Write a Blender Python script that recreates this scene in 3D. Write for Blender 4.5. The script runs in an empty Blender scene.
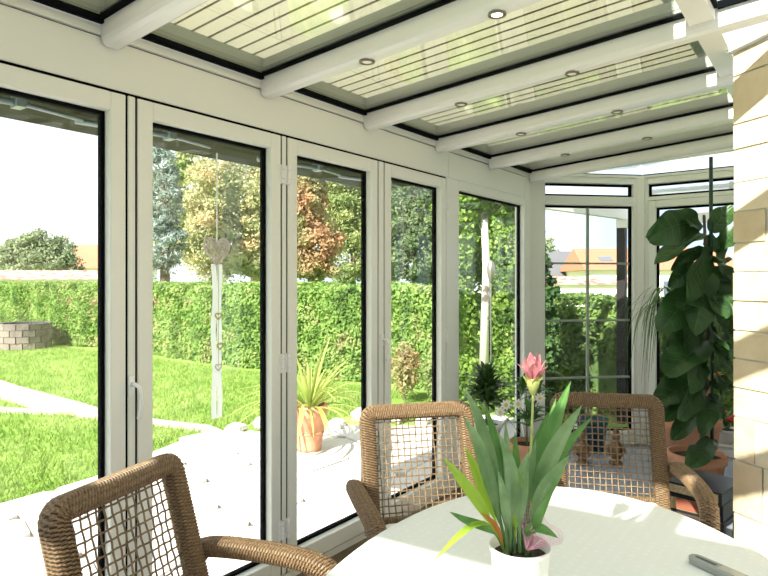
import bpy, math, random
import numpy as np
from mathutils import Vector, Matrix
random.seed(7)
rng = np.random.default_rng(7)
S = bpy.context.scene
COL = S.collection

# ------------------------------------------------------------------ camera
FPX, HOR = 610.0, 281.0
YAW = math.atan2(456.0, 610.0)
cam_d = bpy.data.cameras.new('camera'); cam = bpy.data.objects.new('camera', cam_d); COL.objects.link(cam)
cam_d.sensor_width = 36.0; cam_d.lens = 36.0 * FPX / 768.0
cam_d.shift_y = -(288.0 - HOR) / 768.0
cam_d.clip_start = 0.02; cam_d.clip_end = 400
cam.location = (0, 0, 1.5); cam.rotation_euler = (math.pi / 2, 0, YAW)
S.camera = cam

# ------------------------------------------------------------------ sky, sun, exposure
SUN_DIR = Vector((0.0, 1.0, -0.75)).normalized()
SUN_E = 11.0
SKY_E = 1.25
S.view_settings.view_transform = 'Standard'
S.view_settings.look = 'None'
S.view_settings.gamma = 1.0
S.view_settings.use_curve_mapping = False
S.view_settings.exposure = 0.35

w = bpy.data.worlds.new('world'); S.world = w; w.use_nodes = True
nt = w.node_tree; nt.nodes.clear()
wo = nt.nodes.new('ShaderNodeOutputWorld'); bg = nt.nodes.new('ShaderNodeBackground')
tc = nt.nodes.new('ShaderNodeTexCoord'); nz = nt.nodes.new('ShaderNodeTexNoise'); rp = nt.nodes.new('ShaderNodeValToRGB')
nz.inputs['Scale'].default_value = 2.2; nz.inputs['Detail'].default_value = 6
rp.color_ramp.elements[0].position = 0.38; rp.color_ramp.elements[0].color = (0.62, 0.78, 0.96, 1)
rp.color_ramp.elements[1].position = 0.56; rp.color_ramp.elements[1].color = (0.98, 0.99, 1.0, 1)
nt.links.new(tc.outputs['Generated'], nz.inputs['Vector']); nt.links.new(nz.outputs['Fac'], rp.inputs['Fac'])
nt.links.new(rp.outputs['Color'], bg.inputs['Color']); bg.inputs['Strength'].default_value = SKY_E
nt.links.new(bg.outputs[0], wo.inputs[0])

sd = bpy.data.lights.new('sun', 'SUN'); sun = bpy.data.objects.new('sun', sd); COL.objects.link(sun)
sd.energy = SUN_E; sd.angle = math.radians(0.6); sd.color = (1.0, 0.95, 0.86)
sun.rotation_euler = SUN_DIR.to_track_quat('-Z', 'Y').to_euler(); sun.location = (0, -8, 9)

# ------------------------------------------------------------------ helpers
CF = np.array([-math.sin(YAW), math.cos(YAW), 0]); CR = np.array([math.cos(YAW), math.sin(YAW), 0])
def at(px, py, d):
    """world point seen at a photo pixel, at distance d along the view axis"""
    p = d * (CF + (px - 384.0) / FPX * CR); return Vector((p[0], p[1], 1.5 + d * (HOR - py) / FPX))
def gnd(px, d):
    p = at(px, HOR, d); return Vector((p.x, p.y, 0))

M = {}
def mat(name, col, rough=0.6, metal=0.0, spec=0.5, noise=None, bump=None, trans=0.0, emit=None, coords='Object', coat=0.0):
    """noise=(scale, detail, [(pos,col),...]); bump=(scale, strength, dist); trans = translucent share"""
    m = bpy.data.materials.new(name); m.use_nodes = True; t = m.node_tree; b = t.nodes['Principled BSDF']
    b.inputs['Base Color'].default_value = (*col, 1); b.inputs['Roughness'].default_value = rough
    b.inputs['Metallic'].default_value = metal; b.inputs['Specular IOR Level'].default_value = spec
    if coat: b.inputs['Coat Weight'].default_value = coat
    tcn = t.nodes.new('ShaderNodeTexCoord'); csock = None
    if noise:
        n = t.nodes.new('ShaderNodeTexNoise'); n.inputs['Scale'].default_value = noise[0]; n.inputs['Detail'].default_value = noise[1]
        t.links.new(tcn.outputs[coords], n.inputs['Vector'])
        r = t.nodes.new('ShaderNodeValToRGB'); e = r.color_ramp.elements
        e[0].position, e[0].color = noise[2][0][0], (*noise[2][0][1], 1)
        e[1].position, e[1].color = noise[2][-1][0], (*noise[2][-1][1], 1)
        for p, c in noise[2][1:-1]:
            x = e.new(p); x.color = (*c, 1)
        t.links.new(n.outputs['Fac'], r.inputs['Fac']); t.links.new(r.outputs['Color'], b.inputs['Base Color']); csock = r.outputs['Color']
    if bump:
        n2 = t.nodes.new('ShaderNodeTexNoise'); n2.inputs['Scale'].default_value = bump[0]; n2.inputs['Detail'].default_value = 5
        t.links.new(tcn.outputs[coords], n2.inputs['Vector'])
        bp = t.nodes.new('ShaderNodeBump'); bp.inputs['Strength'].default_value = bump[1]; bp.inputs['Distance'].default_value = bump[2]
        t.links.new(n2.outputs['Fac'], bp.inputs['Height']); t.links.new(bp.outputs['Normal'], b.inputs['Normal'])
    if trans:
        tr = t.nodes.new('ShaderNodeBsdfTranslucent'); mx = t.nodes.new('ShaderNodeMixShader'); mx.inputs[0].default_value = trans
        tr.inputs['Color'].default_value = (*col, 1)
        if csock: t.links.new(csock, tr.inputs['Color'])
        o = t.nodes['Material Output']
        t.links.new(b.outputs[0], mx.inputs[1]); t.links.new(tr.outputs[0], mx.inputs[2]); t.links.new(mx.outputs[0], o.inputs['Surface'])
    if emit:
        b.inputs['Emission Color'].default_value = (*emit[0], 1); b.inputs['Emission Strength'].default_value = emit[1]
    M[name] = m; return m

def glass(name, tint=(1, 1, 1), boost=1.0, base=0.04):
    m = bpy.data.materials.new(name); m.use_nodes = True; t = m.node_tree; t.nodes.clear()
    o = t.nodes.new('ShaderNodeOutputMaterial'); mx = t.nodes.new('ShaderNodeMixShader')
    tr = t.nodes.new('ShaderNodeBsdfTransparent'); tr.inputs[0].default_value = (*tint, 1)
    gl = t.nodes.new('ShaderNodeBsdfGlossy'); gl.inputs['Roughness'].default_value = 0.0
    lw = t.nodes.new('ShaderNodeLayerWeight'); lw.inputs['Blend'].default_value = 0.5
    pw = t.nodes.new('ShaderNodeMath'); pw.operation = 'POWER'; pw.inputs[1].default_value = 5
    ma = t.nodes.new('ShaderNodeMath'); ma.operation = 'MULTIPLY_ADD'; ma.inputs[1].default_value = (1 - base) * boost; ma.inputs[2].default_value = base * boost
    ma.use_clamp = True
    t.links.new(lw.outputs['Facing'], pw.inputs[0]); t.links.new(pw.outputs[0], ma.inputs[0])
    t.links.new(ma.outputs[0], mx.inputs[0]); t.links.new(tr.outputs[0], mx.inputs[1]); t.links.new(gl.outputs[0], mx.inputs[2])
    t.links.new(mx.outputs[0], o.inputs[0]); M[name] = m; return m

class MB:
    def __init__(s): s.v = []; s.f = []
    def add(s, v, f):
        n = len(s.v); s.v += [tuple(p) for p in v]; s.f += [tuple(i + n for i in q) for q in f]; return s
    def box(s, a, b):
        x0, y0, z0 = a; x1, y1, z1 = b
        return s.add([(x0,y0,z0),(x1,y0,z0),(x1,y1,z0),(x0,y1,z0),(x0,y0,z1),(x1,y0,z1),(x1,y1,z1),(x0,y1,z1)],
                     [(0,3,2,1),(4,5,6,7),(0,1,5,4),(1,2,6,5),(2,3,7,6),(3,0,4,7)])
    def hexa(s, p):   # 8 corners, same order as box
        return s.add(p, [(0,3,2,1),(4,5,6,7),(0,1,5,4),(1,2,6,5),(2,3,7,6),(3,0,4,7)])
    def prism(s, poly, z0, z1):
        n = len(poly); v = [(p[0], p[1], z0) for p in poly] + [(p[0], p[1], z1) for p in poly]
        f = [tuple(range(n - 1, -1, -1)), tuple(range(n, 2 * n))] + [(i, (i + 1) % n, n + (i + 1) % n, n + i) for i in range(n)]
        return s.add(v, f)
    def lathe(s, prof, n=28, c=(0, 0, 0)):
        v = []; f = []; k = len(prof)
        for i in range(n):
            a = 2 * math.pi * i / n
            for r, z in prof: v.append((c[0] + r * math.cos(a), c[1] + r * math.sin(a), c[2] + z))
        for i in range(n):
            j = (i + 1) % n
            for q in range(k - 1): f.append((i * k + q, j * k + q, j * k + q + 1, i * k + q + 1))
        if prof[0][0] > 1e-5: f.append(tuple(i * k for i in range(n - 1, -1, -1)))
        if prof[-1][0] > 1e-5: f.append(tuple(i * k + k - 1 for i in range(n)))
        return s.add(v, f)
    def tube(s, pts, r, n=8, r1=None, cap=True, prof=None, up=None, rad=None):
        """sweep; prof = list of (u,v) offsets, rad(i,j,t) = scale"""
        P = [Vector(p) for p in pts]; k = len(P)
        prof_ = prof or [(math.cos(2*math.pi*j/n), math.sin(2*math.pi*j/n)) for j in range(n)]
        n = len(prof_); v = []; f = []
        T = [(P[min(i+1, k-1)] - P[max(i-1, 0)]).normalized() for i in range(k)]
        u = Vector(up) if up else (Vector((0,0,1)) if abs(T[0].z) < 0.9 else Vector((0,1,0)))
        u = (u - T[0] * u.dot(T[0])).normalized()
        for i in range(k):
            u = (u - T[i] * u.dot(T[i])).normalized(); w_ = T[i].cross(u)
            t = i / max(1, k - 1); R_ = r if r1 is None else r + (r1 - r) * t
            for j, (a, b) in enumerate(prof_):
                q = R_ * (rad(i, j, t) if rad else 1.0)
                v.append(P[i] + w_ * (a * q) + u * (b * q))
        for i in range(k - 1):
            for j in range(n):
                j2 = (j + 1) % n; f.append((i*n+j, i*n+j2, (i+1)*n+j2, (i+1)*n+j))
        if cap: f.append(tuple(range(n - 1, -1, -1))); f.append(tuple((k-1)*n + j for j in range(n)))
        return s.add(v, f)
    def build(s, name, m, parent=None, smooth=False, loc=None):
        me = bpy.data.meshes.new(name); me.from_pydata([tuple(p) for p in s.v], [], s.f); me.update()
        me.materials.append(M[m])
        if smooth: me.shade_smooth()
        o = bpy.data.objects.new(name, me); COL.objects.link(o)
        if parent: o.parent = parent
        if loc is not None: o.location = loc
        return o
def share(name, me, parent=None, loc=(0,0,0), rot=(0,0,0), sc=(1,1,1)):
    o = bpy.data.objects.new(name, me); COL.objects.link(o); o.parent = parent
    o.location = loc; o.rotation_euler = rot; o.scale = sc; return o
def bevel(o, wd=0.01, seg=2):
    b = o.modifiers.new('bevel', 'BEVEL'); b.width = wd; b.segments = seg; b.limit_method = 'ANGLE'; return o
def tag(o, label, cat, group=None):
    o['label'] = label; o['category'] = cat
    if group: o['group'] = group
    return o
def struct(o, label=None):
    o['kind'] = 'structure'
    if label: o['label'] = label
    return o
def stuff(o): o['kind'] = 'stuff'; return o
def thing(name, label=None, cat=None, loc=(0,0,0), rz=0, group=None):
    o = bpy.data.objects.new(name, None); COL.objects.link(o); o.location = loc; o.rotation_euler = (0, 0, rz); o.empty_display_size = 0.1
    if label: tag(o, label, cat, group)
    return o
def quads(name, V, m, parent=None, k=4):
    """V: (n,k,3) array of separate polygons"""
    n = len(V); me = bpy.data.meshes.new(name)
    me.vertices.add(n * k); me.vertices.foreach_set('co', np.asarray(V, dtype=np.float32).ravel())
    me.loops.add(n * k); me.loops.foreach_set('vertex_index', np.arange(n * k, dtype=np.int32))
    me.polygons.add(n); me.polygons.foreach_set('loop_start', np.arange(0, n * k, k, dtype=np.int32))
    me.update(calc_edges=True); me.validate(); me.materials.append(M[m])
    o = bpy.data.objects.new(name, me); COL.objects.link(o); o.parent = parent; return o
def leaf_cards(P, size, asp=0.55, nrm=None, spread=1.0):
    """diamond leaf quads about points P; nrm biases where they face"""
    n = len(P); d = rng.normal(size=(n, 3))
    if nrm is not None: d = d * spread + nrm
    d /= np.linalg.norm(d, axis=1)[:, None]
    a = rng.normal(size=(n, 3)); a -= d * (a * d).sum(1)[:, None]; a /= np.linalg.norm(a, axis=1)[:, None]
    b = np.cross(d, a); s = (size * rng.uniform(0.6, 1.3, n))[:, None]
    return np.stack([P - a * s * 0.5, P + b * s * asp * 0.5, P + a * s * 0.5, P - b * s * asp * 0.5], 1)
def in_ellipsoids(n, els, shell=0.55):
    """els: list of (cx,cy,cz,rx,ry,rz); points near the surface, with outward normals"""
    w_ = np.array([(e[3]*e[4]*e[5]) ** (2/3) for e in els]); idx = rng.choice(len(els), n, p=w_ / w_.sum())
    E = np.array(els)[idx]; d = rng.normal(size=(n, 3)); d /= np.linalg.norm(d, axis=1)[:, None]
    r = rng.uniform(shell, 1.0, n)[:, None]; bump = 1 + 0.12 * np.sin(d[:, :1] * 9 + E[:, :1]) * np.cos(d[:, 2:] * 8)
    return E[:, :3] + d * E[:, 3:] * r * bump, d

# ------------------------------------------------------------------ materials
mat('white_frame', (0.80, 0.80, 0.745), 0.35)
mat('white_lacquer', (0.84, 0.83, 0.80), 0.25)
mat('gap_black', (0.004, 0.004, 0.004), 0.9, spec=0.0)
mat('gasket', (0.004, 0.005, 0.006), 0.8, spec=0.05)
mat('rail_grey', (0.30, 0.33, 0.27), 0.5)
mat('handle_white', (0.88, 0.88, 0.86), 0.25)
mat('chrome', (0.36, 0.42, 0.46), 0.4, 0.2)
mat('nickel', (0.25, 0.22, 0.17), 0.35, 1.0)
mat('lamp_lens', (0.9, 0.88, 0.8), 0.3, emit=((1.0, 0.9, 0.7), 0.1))
mat('lamp_lens_on', (0.9, 0.88, 0.8), 0.3, emit=((1.0, 0.88, 0.65), 6.0))
glass('pane_glass', (0.98, 0.99, 0.985), 0.7); glass('roof_glass', (0.95, 0.975, 0.94), 1.5, 0.05); glass('clear_roof_glass', (0.93, 0.98, 0.98))
mat('awning_cream', (0.84, 0.81, 0.70), 0.9, trans=0.5, spec=0.1)
mat('seam_brown', (0.16, 0.12, 0.06), 0.8)
mat('soffit_brown', (0.03, 0.018, 0.012), 0.6, spec=0.2, noise=(9, 4, [(0.3, (0.008, 0.005, 0.004)), (0.7, (0.022, 0.012, 0.008))]))
mat('floor_tile', (0.3, 0.33, 0.4), 0.3, noise=(3, 4, [(0.3, (0.26, 0.29, 0.36)), (0.7, (0.36, 0.39, 0.46))]))
mat('sill_wood', (0.12, 0.075, 0.045), 0.45, noise=(14, 5, [(0.3, (0.08, 0.05, 0.03)), (0.7, (0.17, 0.11, 0.065))]))
for i, (c0, c1) in enumerate([((0.60,0.47,0.31),(0.75,0.61,0.42)), ((0.55,0.42,0.27),(0.70,0.56,0.38)), ((0.66,0.53,0.37),(0.78,0.66,0.48))]):
    mat('sandstone_%d' % i, c1, 0.9, noise=(7, 6, [(0.3, c0), (0.7, c1)]), bump=(22, 0.5, 0.012))
mat('mortar', (0.62, 0.60, 0.54), 0.95, bump=(60, 0.4, 0.004))
mat('plaster', (0.78, 0.77, 0.73), 0.9)
mat('wicker', (0.25, 0.15, 0.07), 0.5, noise=(120, 2, [(0.30, (0.14, 0.083, 0.042)), (0.52, (0.22, 0.137, 0.072)), (0.72, (0.31, 0.20, 0.112))]))
mat('wicker_groove_shade', (0.035, 0.018, 0.008), 0.7)  # crevice shade between the strands, painted as a darker brown
mat('wicker_strand', (0.30, 0.18, 0.09), 0.5, noise=(40, 3, [(0.3, (0.12, 0.072, 0.037)), (0.7, (0.27, 0.178, 0.10))]))
mat('cushion_white', (0.82, 0.81, 0.77), 0.9, bump=(180, 0.3, 0.002))
mat('table_wood', (0.32, 0.20, 0.11), 0.5)
mat('terracotta', (0.62, 0.30, 0.17), 0.8, noise=(8, 4, [(0.3, (0.52, 0.23, 0.13)), (0.7, (0.70, 0.36, 0.22))]))
mat('soil', (0.04, 0.028, 0.02), 0.95, bump=(60, 0.8, 0.01))
mat('pot_white', (0.86, 0.85, 0.82), 0.3, coat=0.3)
mat('fig_leaf', (0.045, 0.12, 0.03), 0.38, noise=(6, 3, [(0.3, (0.018, 0.055, 0.014)), (0.7, (0.05, 0.125, 0.032))]), trans=0.12)
mat('fig_vein', (0.11, 0.19, 0.07), 0.5)
mat('leaf_green', (0.10, 0.25, 0.05), 0.4, noise=(12, 3, [(0.3, (0.07, 0.19, 0.04)), (0.7, (0.16, 0.34, 0.09))]), trans=0.25)
mat('leaf_greyed', (0.22, 0.34, 0.16), 0.28, noise=(14, 3, [(0.3, (0.10, 0.22, 0.07)), (0.7, (0.27, 0.39, 0.19))]), trans=0.25)
mat('leaf_lime', (0.34, 0.52, 0.05), 0.4, trans=0.4)
mat('leaf_rust', (0.55, 0.20, 0.04), 0.7, trans=0.2)
mat('petal_pink', (0.80, 0.30, 0.36), 0.6, noise=(30, 3, [(0.3, (0.50, 0.15, 0.20)), (0.7, (0.70, 0.34, 0.36))]), trans=0.35)
mat('bract_lime', (0.42, 0.44, 0.15), 0.6, trans=0.3)
mat('stem_pale', (0.50, 0.55, 0.20), 0.5)
mat('net_pink', (0.84, 0.48, 0.62), 0.5, trans=0.3)
mat('drac_leaf', (0.05, 0.12, 0.03), 0.35, noise=(9, 3, [(0.3, (0.02, 0.06, 0.015)), (0.7, (0.10, 0.20, 0.05))]), trans=0.2)
mat('strap_leaf', (0.09, 0.17, 0.05), 0.45, trans=0.25)
mat('bark', (0.15, 0.11, 0.08), 0.9, bump=(20, 0.6, 0.02))
mat('birch_bark', (0.70, 0.66, 0.58), 0.9, noise=(5, 5, [(0.36, (0.14, 0.12, 0.10)), (0.46, (0.66, 0.62, 0.55)), (0.8, (0.80, 0.77, 0.70))]))
mat('stake_green', (0.015, 0.05, 0.03), 0.4)
def leafmat(n, sc, cols, tr=0.35): mat(n, cols[len(cols)//2][1], 0.65, noise=(sc, 3, cols), trans=tr, spec=0.2)
leafmat('hedge_leaf', 3.0, [(0.30, (0.11, 0.19, 0.05)), (0.44, (0.21, 0.35, 0.08)), (0.56, (0.30, 0.43, 0.12)), (0.66, (0.34, 0.37, 0.15)), (0.75, (0.38, 0.27, 0.16))])
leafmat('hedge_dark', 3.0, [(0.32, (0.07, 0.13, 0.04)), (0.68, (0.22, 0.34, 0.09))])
leafmat('spruce', 2.0, [(0.32, (0.16, 0.22, 0.18)), (0.68, (0.42, 0.50, 0.45))], 0.2)
leafmat('birch_leaf', 0.9, [(0.34, (0.33, 0.38, 0.18)), (0.50, (0.52, 0.52, 0.28)), (0.66, (0.66, 0.52, 0.29))])
leafmat('autumn_leaf', 0.9, [(0.32, (0.24, 0.31, 0.12)), (0.46, (0.40, 0.36, 0.17)), (0.56, (0.50, 0.31, 0.17)), (0.70, (0.46, 0.24, 0.13))])
leafmat('yellow_green', 0.9, [(0.34, (0.20, 0.29, 0.10)), (0.66, (0.45, 0.48, 0.20))])
leafmat('dark_tree', 0.9, [(0.34, (0.08, 0.13, 0.06)), (0.66, (0.26, 0.34, 0.16))])
leafmat('ivy', 1.5, [(0.32, (0.07, 0.14, 0.03)), (0.52, (0.23, 0.36, 0.07)), (0.70, (0.45, 0.54, 0.16))])
leafmat('cypress', 3.0, [(0.32, (0.03, 0.08, 0.025)), (0.68, (0.09, 0.17, 0.05))], 0.15)
leafmat('far_tree', 0.4, [(0.34, (0.20, 0.26, 0.14)), (0.66, (0.40, 0.45, 0.27))])
leafmat('palm_leaf', 3.0, [(0.32, (0.30, 0.40, 0.08)), (0.68, (0.62, 0.64, 0.22))])
mat('grass', (0.30, 0.46, 0.08), 0.9, noise=(1.2, 8, [(0.30, (0.16, 0.28, 0.05)), (0.52, (0.24, 0.37, 0.08)), (0.75, (0.34, 0.43, 0.14))]), spec=0.1)
mat('grass_blade', (0.32, 0.50, 0.09), 0.8, noise=(2.0, 4, [(0.3, (0.18, 0.31, 0.05)), (0.7, (0.36, 0.46, 0.14))]), trans=0.35, spec=0.1)
mat('gravel', (0.42, 0.36, 0.31), 0.95, bump=(50, 0.8, 0.02))
for i, c in enumerate([(0.76,0.72,0.67), (0.72,0.68,0.64), (0.79,0.75,0.69)]):
    mat('flag_%d' % i, c, 0.85, noise=(4, 6, [(0.3, tuple(k * 0.85 for k in c)), (0.7, c)]), bump=(18, 0.4, 0.01))
mat('patio_bed', (0.58, 0.55, 0.51), 0.95)
mat('rock', (0.74, 0.70, 0.64), 0.95, noise=(4, 6, [(0.35, (0.46, 0.42, 0.38)), (0.6, (0.78, 0.74, 0.68))]), bump=(9, 0.8, 0.05))
mat('well_stone', (0.2, 0.17, 0.15), 0.95, noise=(2.5, 5, [(0.3, (0.13, 0.11, 0.10)), (0.7, (0.26, 0.22, 0.19))]), bump=(9, 0.6, 0.03))
mat('well_inside', (0.06, 0.06, 0.06), 0.9)
mat('roof_orange', (0.44, 0.18, 0.10), 0.9); mat('roof_red', (0.58, 0.30, 0.24), 0.9, noise=(3, 3, [(0.4, (0.34, 0.13, 0.10)), (0.6, (0.55, 0.40, 0.36))]))
mat('roof_slate', (0.13, 0.13, 0.14), 0.9)
mat('house_wall', (0.82, 0.80, 0.76), 0.9); mat('house_glass', (0.10, 0.13, 0.17), 0.15)
mat('canopy_white', (0.85, 0.86, 0.88), 0.6, trans=0.5)
mat('post_dark', (0.018, 0.015, 0.015), 0.6, spec=0.2)
mat('ornament_steel', (0.35, 0.33, 0.28), 0.4, 0.8)
mat('twig_pale', (0.66, 0.60, 0.56), 0.85); mat('ribbon_white', (0.88, 0.90, 0.90), 0.8, trans=0.6)
mat('heart_gold', (0.45, 0.42, 0.10), 0.4, 0.3)
mat('book_black', (0.018, 0.018, 0.022), 0.35); mat('page_edge', (0.72, 0.56, 0.32), 0.9, noise=(90, 2, [(0.4, (0.6, 0.45, 0.24)), (0.6, (0.78, 0.63, 0.40))]))
mat('book_label', (0.32, 0.10, 0.06), 0.6); mat('book_gold', (0.60, 0.46, 0.20), 0.4, 0.5)
mat('device_grey', (0.33, 0.35, 0.33), 0.35); mat('device_dark', (0.10, 0.11, 0.11), 0.3); mat('device_silver', (0.55, 0.56, 0.55), 0.3, 0.6)
mat('figurine_wood', (0.14, 0.07, 0.035), 0.45, noise=(25, 3, [(0.3, (0.07, 0.035, 0.02)), (0.7, (0.30, 0.17, 0.08))]))
mat('blue_glaze', (0.015, 0.08, 0.12), 0.2); mat('stool_wood', (0.05, 0.035, 0.03), 0.5); mat('blue_cloth', (0.30, 0.40, 0.55), 0.9)
mat('petal_white', (0.90, 0.90, 0.86), 0.7, trans=0.3); mat('petal_yellow', (0.85, 0.60, 0.08), 0.6); mat('petal_red', (0.65, 0.03, 0.05), 0.6); mat('petal_orange', (0.90, 0.42, 0.05), 0.6, trans=0.4)

# tablecloth: white damask with a faint woven spot pattern
def cloth():
    m = mat('tablecloth', (0.88, 0.89, 0.87), 0.75, spec=0.3); t = m.node_tree; b = t.nodes['Principled BSDF']
    tcn = t.nodes.new('ShaderNodeTexCoord'); v = t.nodes.new('ShaderNodeTexVoronoi'); v.inputs['Scale'].default_value = 34; v.inputs['Randomness'].default_value = 0.1
    r = t.nodes.new('ShaderNodeValToRGB'); r.color_ramp.elements[0].color = (0.90, 0.91, 0.89, 1); r.color_ramp.elements[1].color = (0.84, 0.86, 0.83, 1)
    r.color_ramp.elements[0].position = 0.25; r.color_ramp.elements[1].position = 0.4
    t.links.new(tcn.outputs['Object'], v.inputs['Vector']); t.links.new(v.outputs['Distance'], r.inputs['Fac']); t.links.new(r.outputs['Color'], b.inputs['Base Color'])
cloth()

# ------------------------------------------------------------------ ground and floor
WX = -2.2                                   # inner face of the glazed front
fl = MB().prism([(-2.32, -3), (3.5, -3), (3.5, 1.2), (-0.3, 5.95), (-1.45, 5.95), (-2.2, 5.2), (-2.32, 5.1)], -0.12, 0).build('floor', 'floor_tile'); struct(fl, 'blue-grey tiled conservatory floor')
sl = MB().box((-2.21, -3, 0.0), (-1.93, 5.0, 0.006)).build('trim_1', 'sill_wood'); struct(sl, 'dark brown wooden threshold strip along the doors')

lawn_poly = [(-2.32,-3),(-2.32,5.1),(-2.2,5.25),(-1.45,6.0),(4,6.0),(4,60),(-70,60),(-70,-30),(-2.32,-30)]
lawn = MB().prism(lawn_poly, -0.35, -0.10).build('lawn', 'grass'); struct(lawn, 'sunlit green lawn')
# edge of the patio towards the lawn
EDGE = [(-4.55,-3.0),(-4.62,0.5),(-4.55,1.6),(-4.58,2.46),(-4.9,3.0),(-5.1,3.6),(-5.0,4.0),(-4.6,4.35),(-4.1,4.75),(-3.6,5.3),(-3.2,6.2),(-2.6,6.5),(-1.4,6.4),(0,6.5)]
pbed = MB().prism(EDGE + [(0,6.02),(-1.47,6.02),(-2.33,5.15),(-2.33,-3.0)], -0.10, -0.035).build('patio', 'patio_bed'); struct(pbed, 'irregular pale flagstone patio')
def edge_x(y):
    for (x0, y0), (x1, y1) in zip(EDGE, EDGE[1:]):
        if y0 <= y <= y1: return x0 + (x1 - x0) * (y - y0) / (y1 - y0)
    return -3.0
# flagstones: jittered grid cells
nx, ny, sz = 8, 17, 0.46
jit = {(i, j): (-2.36 - i * sz + random.uniform(-.13,.13) * (i > 0), -1.6 + j * sz + random.uniform(-.13,.13)) for i in range(nx + 1) for j in range(ny + 1)}
for i in range(nx):
    for j in range(ny):
        q = [jit[(i,j)], jit[(i,j+1)], jit[(i+1,j+1)], jit[(i+1,j)]]
        cx = sum(p[0] for p in q) / 4; cy = sum(p[1] for p in q) / 4
        if cx < edge_x(cy) + 0.12 or (cy > 5.0 and cx > -2.75): continue
        pts = []
        for a, b in zip(q, q[1:] + q[:1]):
            for t in (0.12, 0.88): pts.append((cx + (a[0] + (b[0]-a[0])*t - cx) * 0.975, cy + (a[1] + (b[1]-a[1])*t - cy) * 0.975))
        pts = [(max(x, edge_x(y) + 0.01), y) for x, y in pts]
        MB().prism(pts[::-1], -0.036, 0.0 + random.uniform(-.006, .004)).build('flagstone', 'flag_%d' % random.randrange(3), pbed)
# gravel path curving through the lawn
def ribbon_path(pc, wd, nm, lab, zt=-.07):
    L_ = []; R_ = []
    for i, p in enumerate(pc):
        t = (pc[min(i+1, len(pc)-1)] - pc[max(i-1, 0)]).normalized(); n = Vector((-t.y, t.x, 0))
        L_.append(p + n * wd[i]); R_.append(p - n * wd[i])
    struct(MB().prism([(p.x, p.y) for p in L_] + [(p.x, p.y) for p in R_[::-1]], -0.12, zt).build(nm, 'gravel'), lab)
pc = [Vector((x, y, 0)) for x, y in ((-4.95, 4.0), (-5.5, 4.1), (-6.2, 3.92), (-7.0, 3.76), (-7.9, 3.72), (-9.8, 3.78), (-12, 3.95), (-15, 4.1))]
wd = [0.07, 0.09, 0.10, 0.15, 0.26, 0.26, 0.28, 0.3]
ribbon_path(pc, wd, 'garden_path', 'pale gravel path crossing the lawn')
pc2 = [Vector((x, y, 0)) for x, y in ((-7.4, 3.66), (-7.9, 3.38), (-8.6, 3.05), (-9.8, 2.5), (-12, 1.2))]
wd2 = [0.10, 0.10, 0.12, 0.16, 0.2]
ribbon_path(pc2, wd2, 'garden_path', 'narrow gravel branch of the path at far left', -.078)
# ------------------------------------------------------------------ glazed front: doors and fixed window
wl = thing('wall_left'); struct(wl, 'white aluminium frame of the glazed front wall')
ZT = 2.217
def fascia(y0, y1):
    bevel(MB().box((-2.32, y0, 2.226), (WX, y1, 2.408)).build('fascia_panel', 'white_frame', wl), 0.003, 1)
fascia(-1.2, 3.70); fascia(3.703, 4.984)
MB().box((-2.32, -1.2, 2.4085), (-2.206, 5.13, 2.4115)).build('shadow_gap', 'gap_black', wl)
MB().box((-2.32, -1.2, 2.412), (-2.19, 5.12, 2.448)).build('eave_trim', 'white_frame', wl)
MB().box((-2.32, -1.2, 2.2175), (-2.206, 3.668, 2.2258)).build('shadow_gap', 'gap_black', wl)
MB().box((-2.30, -1.2, 0.007), (-2.206, 3.668, 0.045)).build('threshold', 'white_frame', wl)
# closing strips between the door leaves
for y0, y1 in ((0.480, 0.517), (1.291, 1.329), (2.104, 2.139), (2.889, 2.947)):
    MB().box((-2.275, y0 - 0.0059, 0.05), (-2.207, y1 + 0.0059, ZT)).build('shadow_gap', 'gap_black', wl)
    bevel(MB().box((-2.274, y0 + .004, 0.051), (-2.2, y1 - .004, ZT - .001)).build('closing_strip', 'white_frame', wl), 0.003, 1)
# jamb between last door and fixed pane, corner post
bevel(MB().box((-2.275, 3.672, 0.007), (WX, 3.846, 2.226)).build('jamb', 'white_frame', wl), 0.003, 1)
MB().box((-2.275, 3.6655, 0.05), (-2.206, 3.6715, ZT)).build('shadow_gap', 'gap_black', wl)
bevel(MB().prism([(-2.29, 4.985), (-2.2, 4.985), (-2.2, 5.105), (-2.106, 5.199), (-2.176, 5.269), (-2.29, 5.155)], 0.007, 2.411).build('corner_post', 'white_frame', wl), 0.003, 1)
bevel(MB().box((-2.275, 3.846, 0.007), (WX, 4.985, 0.135)).build('bottom_rail', 'white_frame', wl), 0.003, 1)
bevel(MB().box((-2.275, 3.846, 2.16), (WX, 4.985, 2.226)).build('top_rail', 'white_frame', wl), 0.003, 1)

def sash(parent, y0, y1, z0, z1, gy0, gy1, gz0, gz1):
    """door leaf in local coords (x=0 inner face, going to -0.07)"""
    def rail(name, a, b, m='white_frame'):
        return bevel(MB().box(a, b).build(name, m, parent), 0.003, 1)
    rail('stile', (-0.07, y0, z0), (0, gy0, z1)); rail('stile', (-0.07, gy1, z0), (0, y1, z1))
    rail('top_rail', (-0.07, gy0, gz1), (0, gy1, z1)); rail('bottom_rail', (-0.07, gy0, z0), (0, gy1, gz0))
    g = 0.014; k = MB()
    k.box((-0.068, gy0, gz0), (-0.042, gy0 + g, gz1)); k.box((-0.068, gy1 - g, gz0), (-0.042, gy1, gz1))
    k.box((-0.068, gy0 + g, gz1 - g), (-0.042, gy1 - g, gz1)); k.box((-0.068, gy0 + g, gz0), (-0.042, gy1 - g, gz0 + g))
    k.build('gasket', 'gasket', parent)
    p = MB().box((-0.060, gy0 + 0.01, gz0 + 0.01), (-0.048, gy1 - 0.01, gz1 - 0.01)).build('glass_pane', 'pane_glass', parent)
    return p
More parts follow.
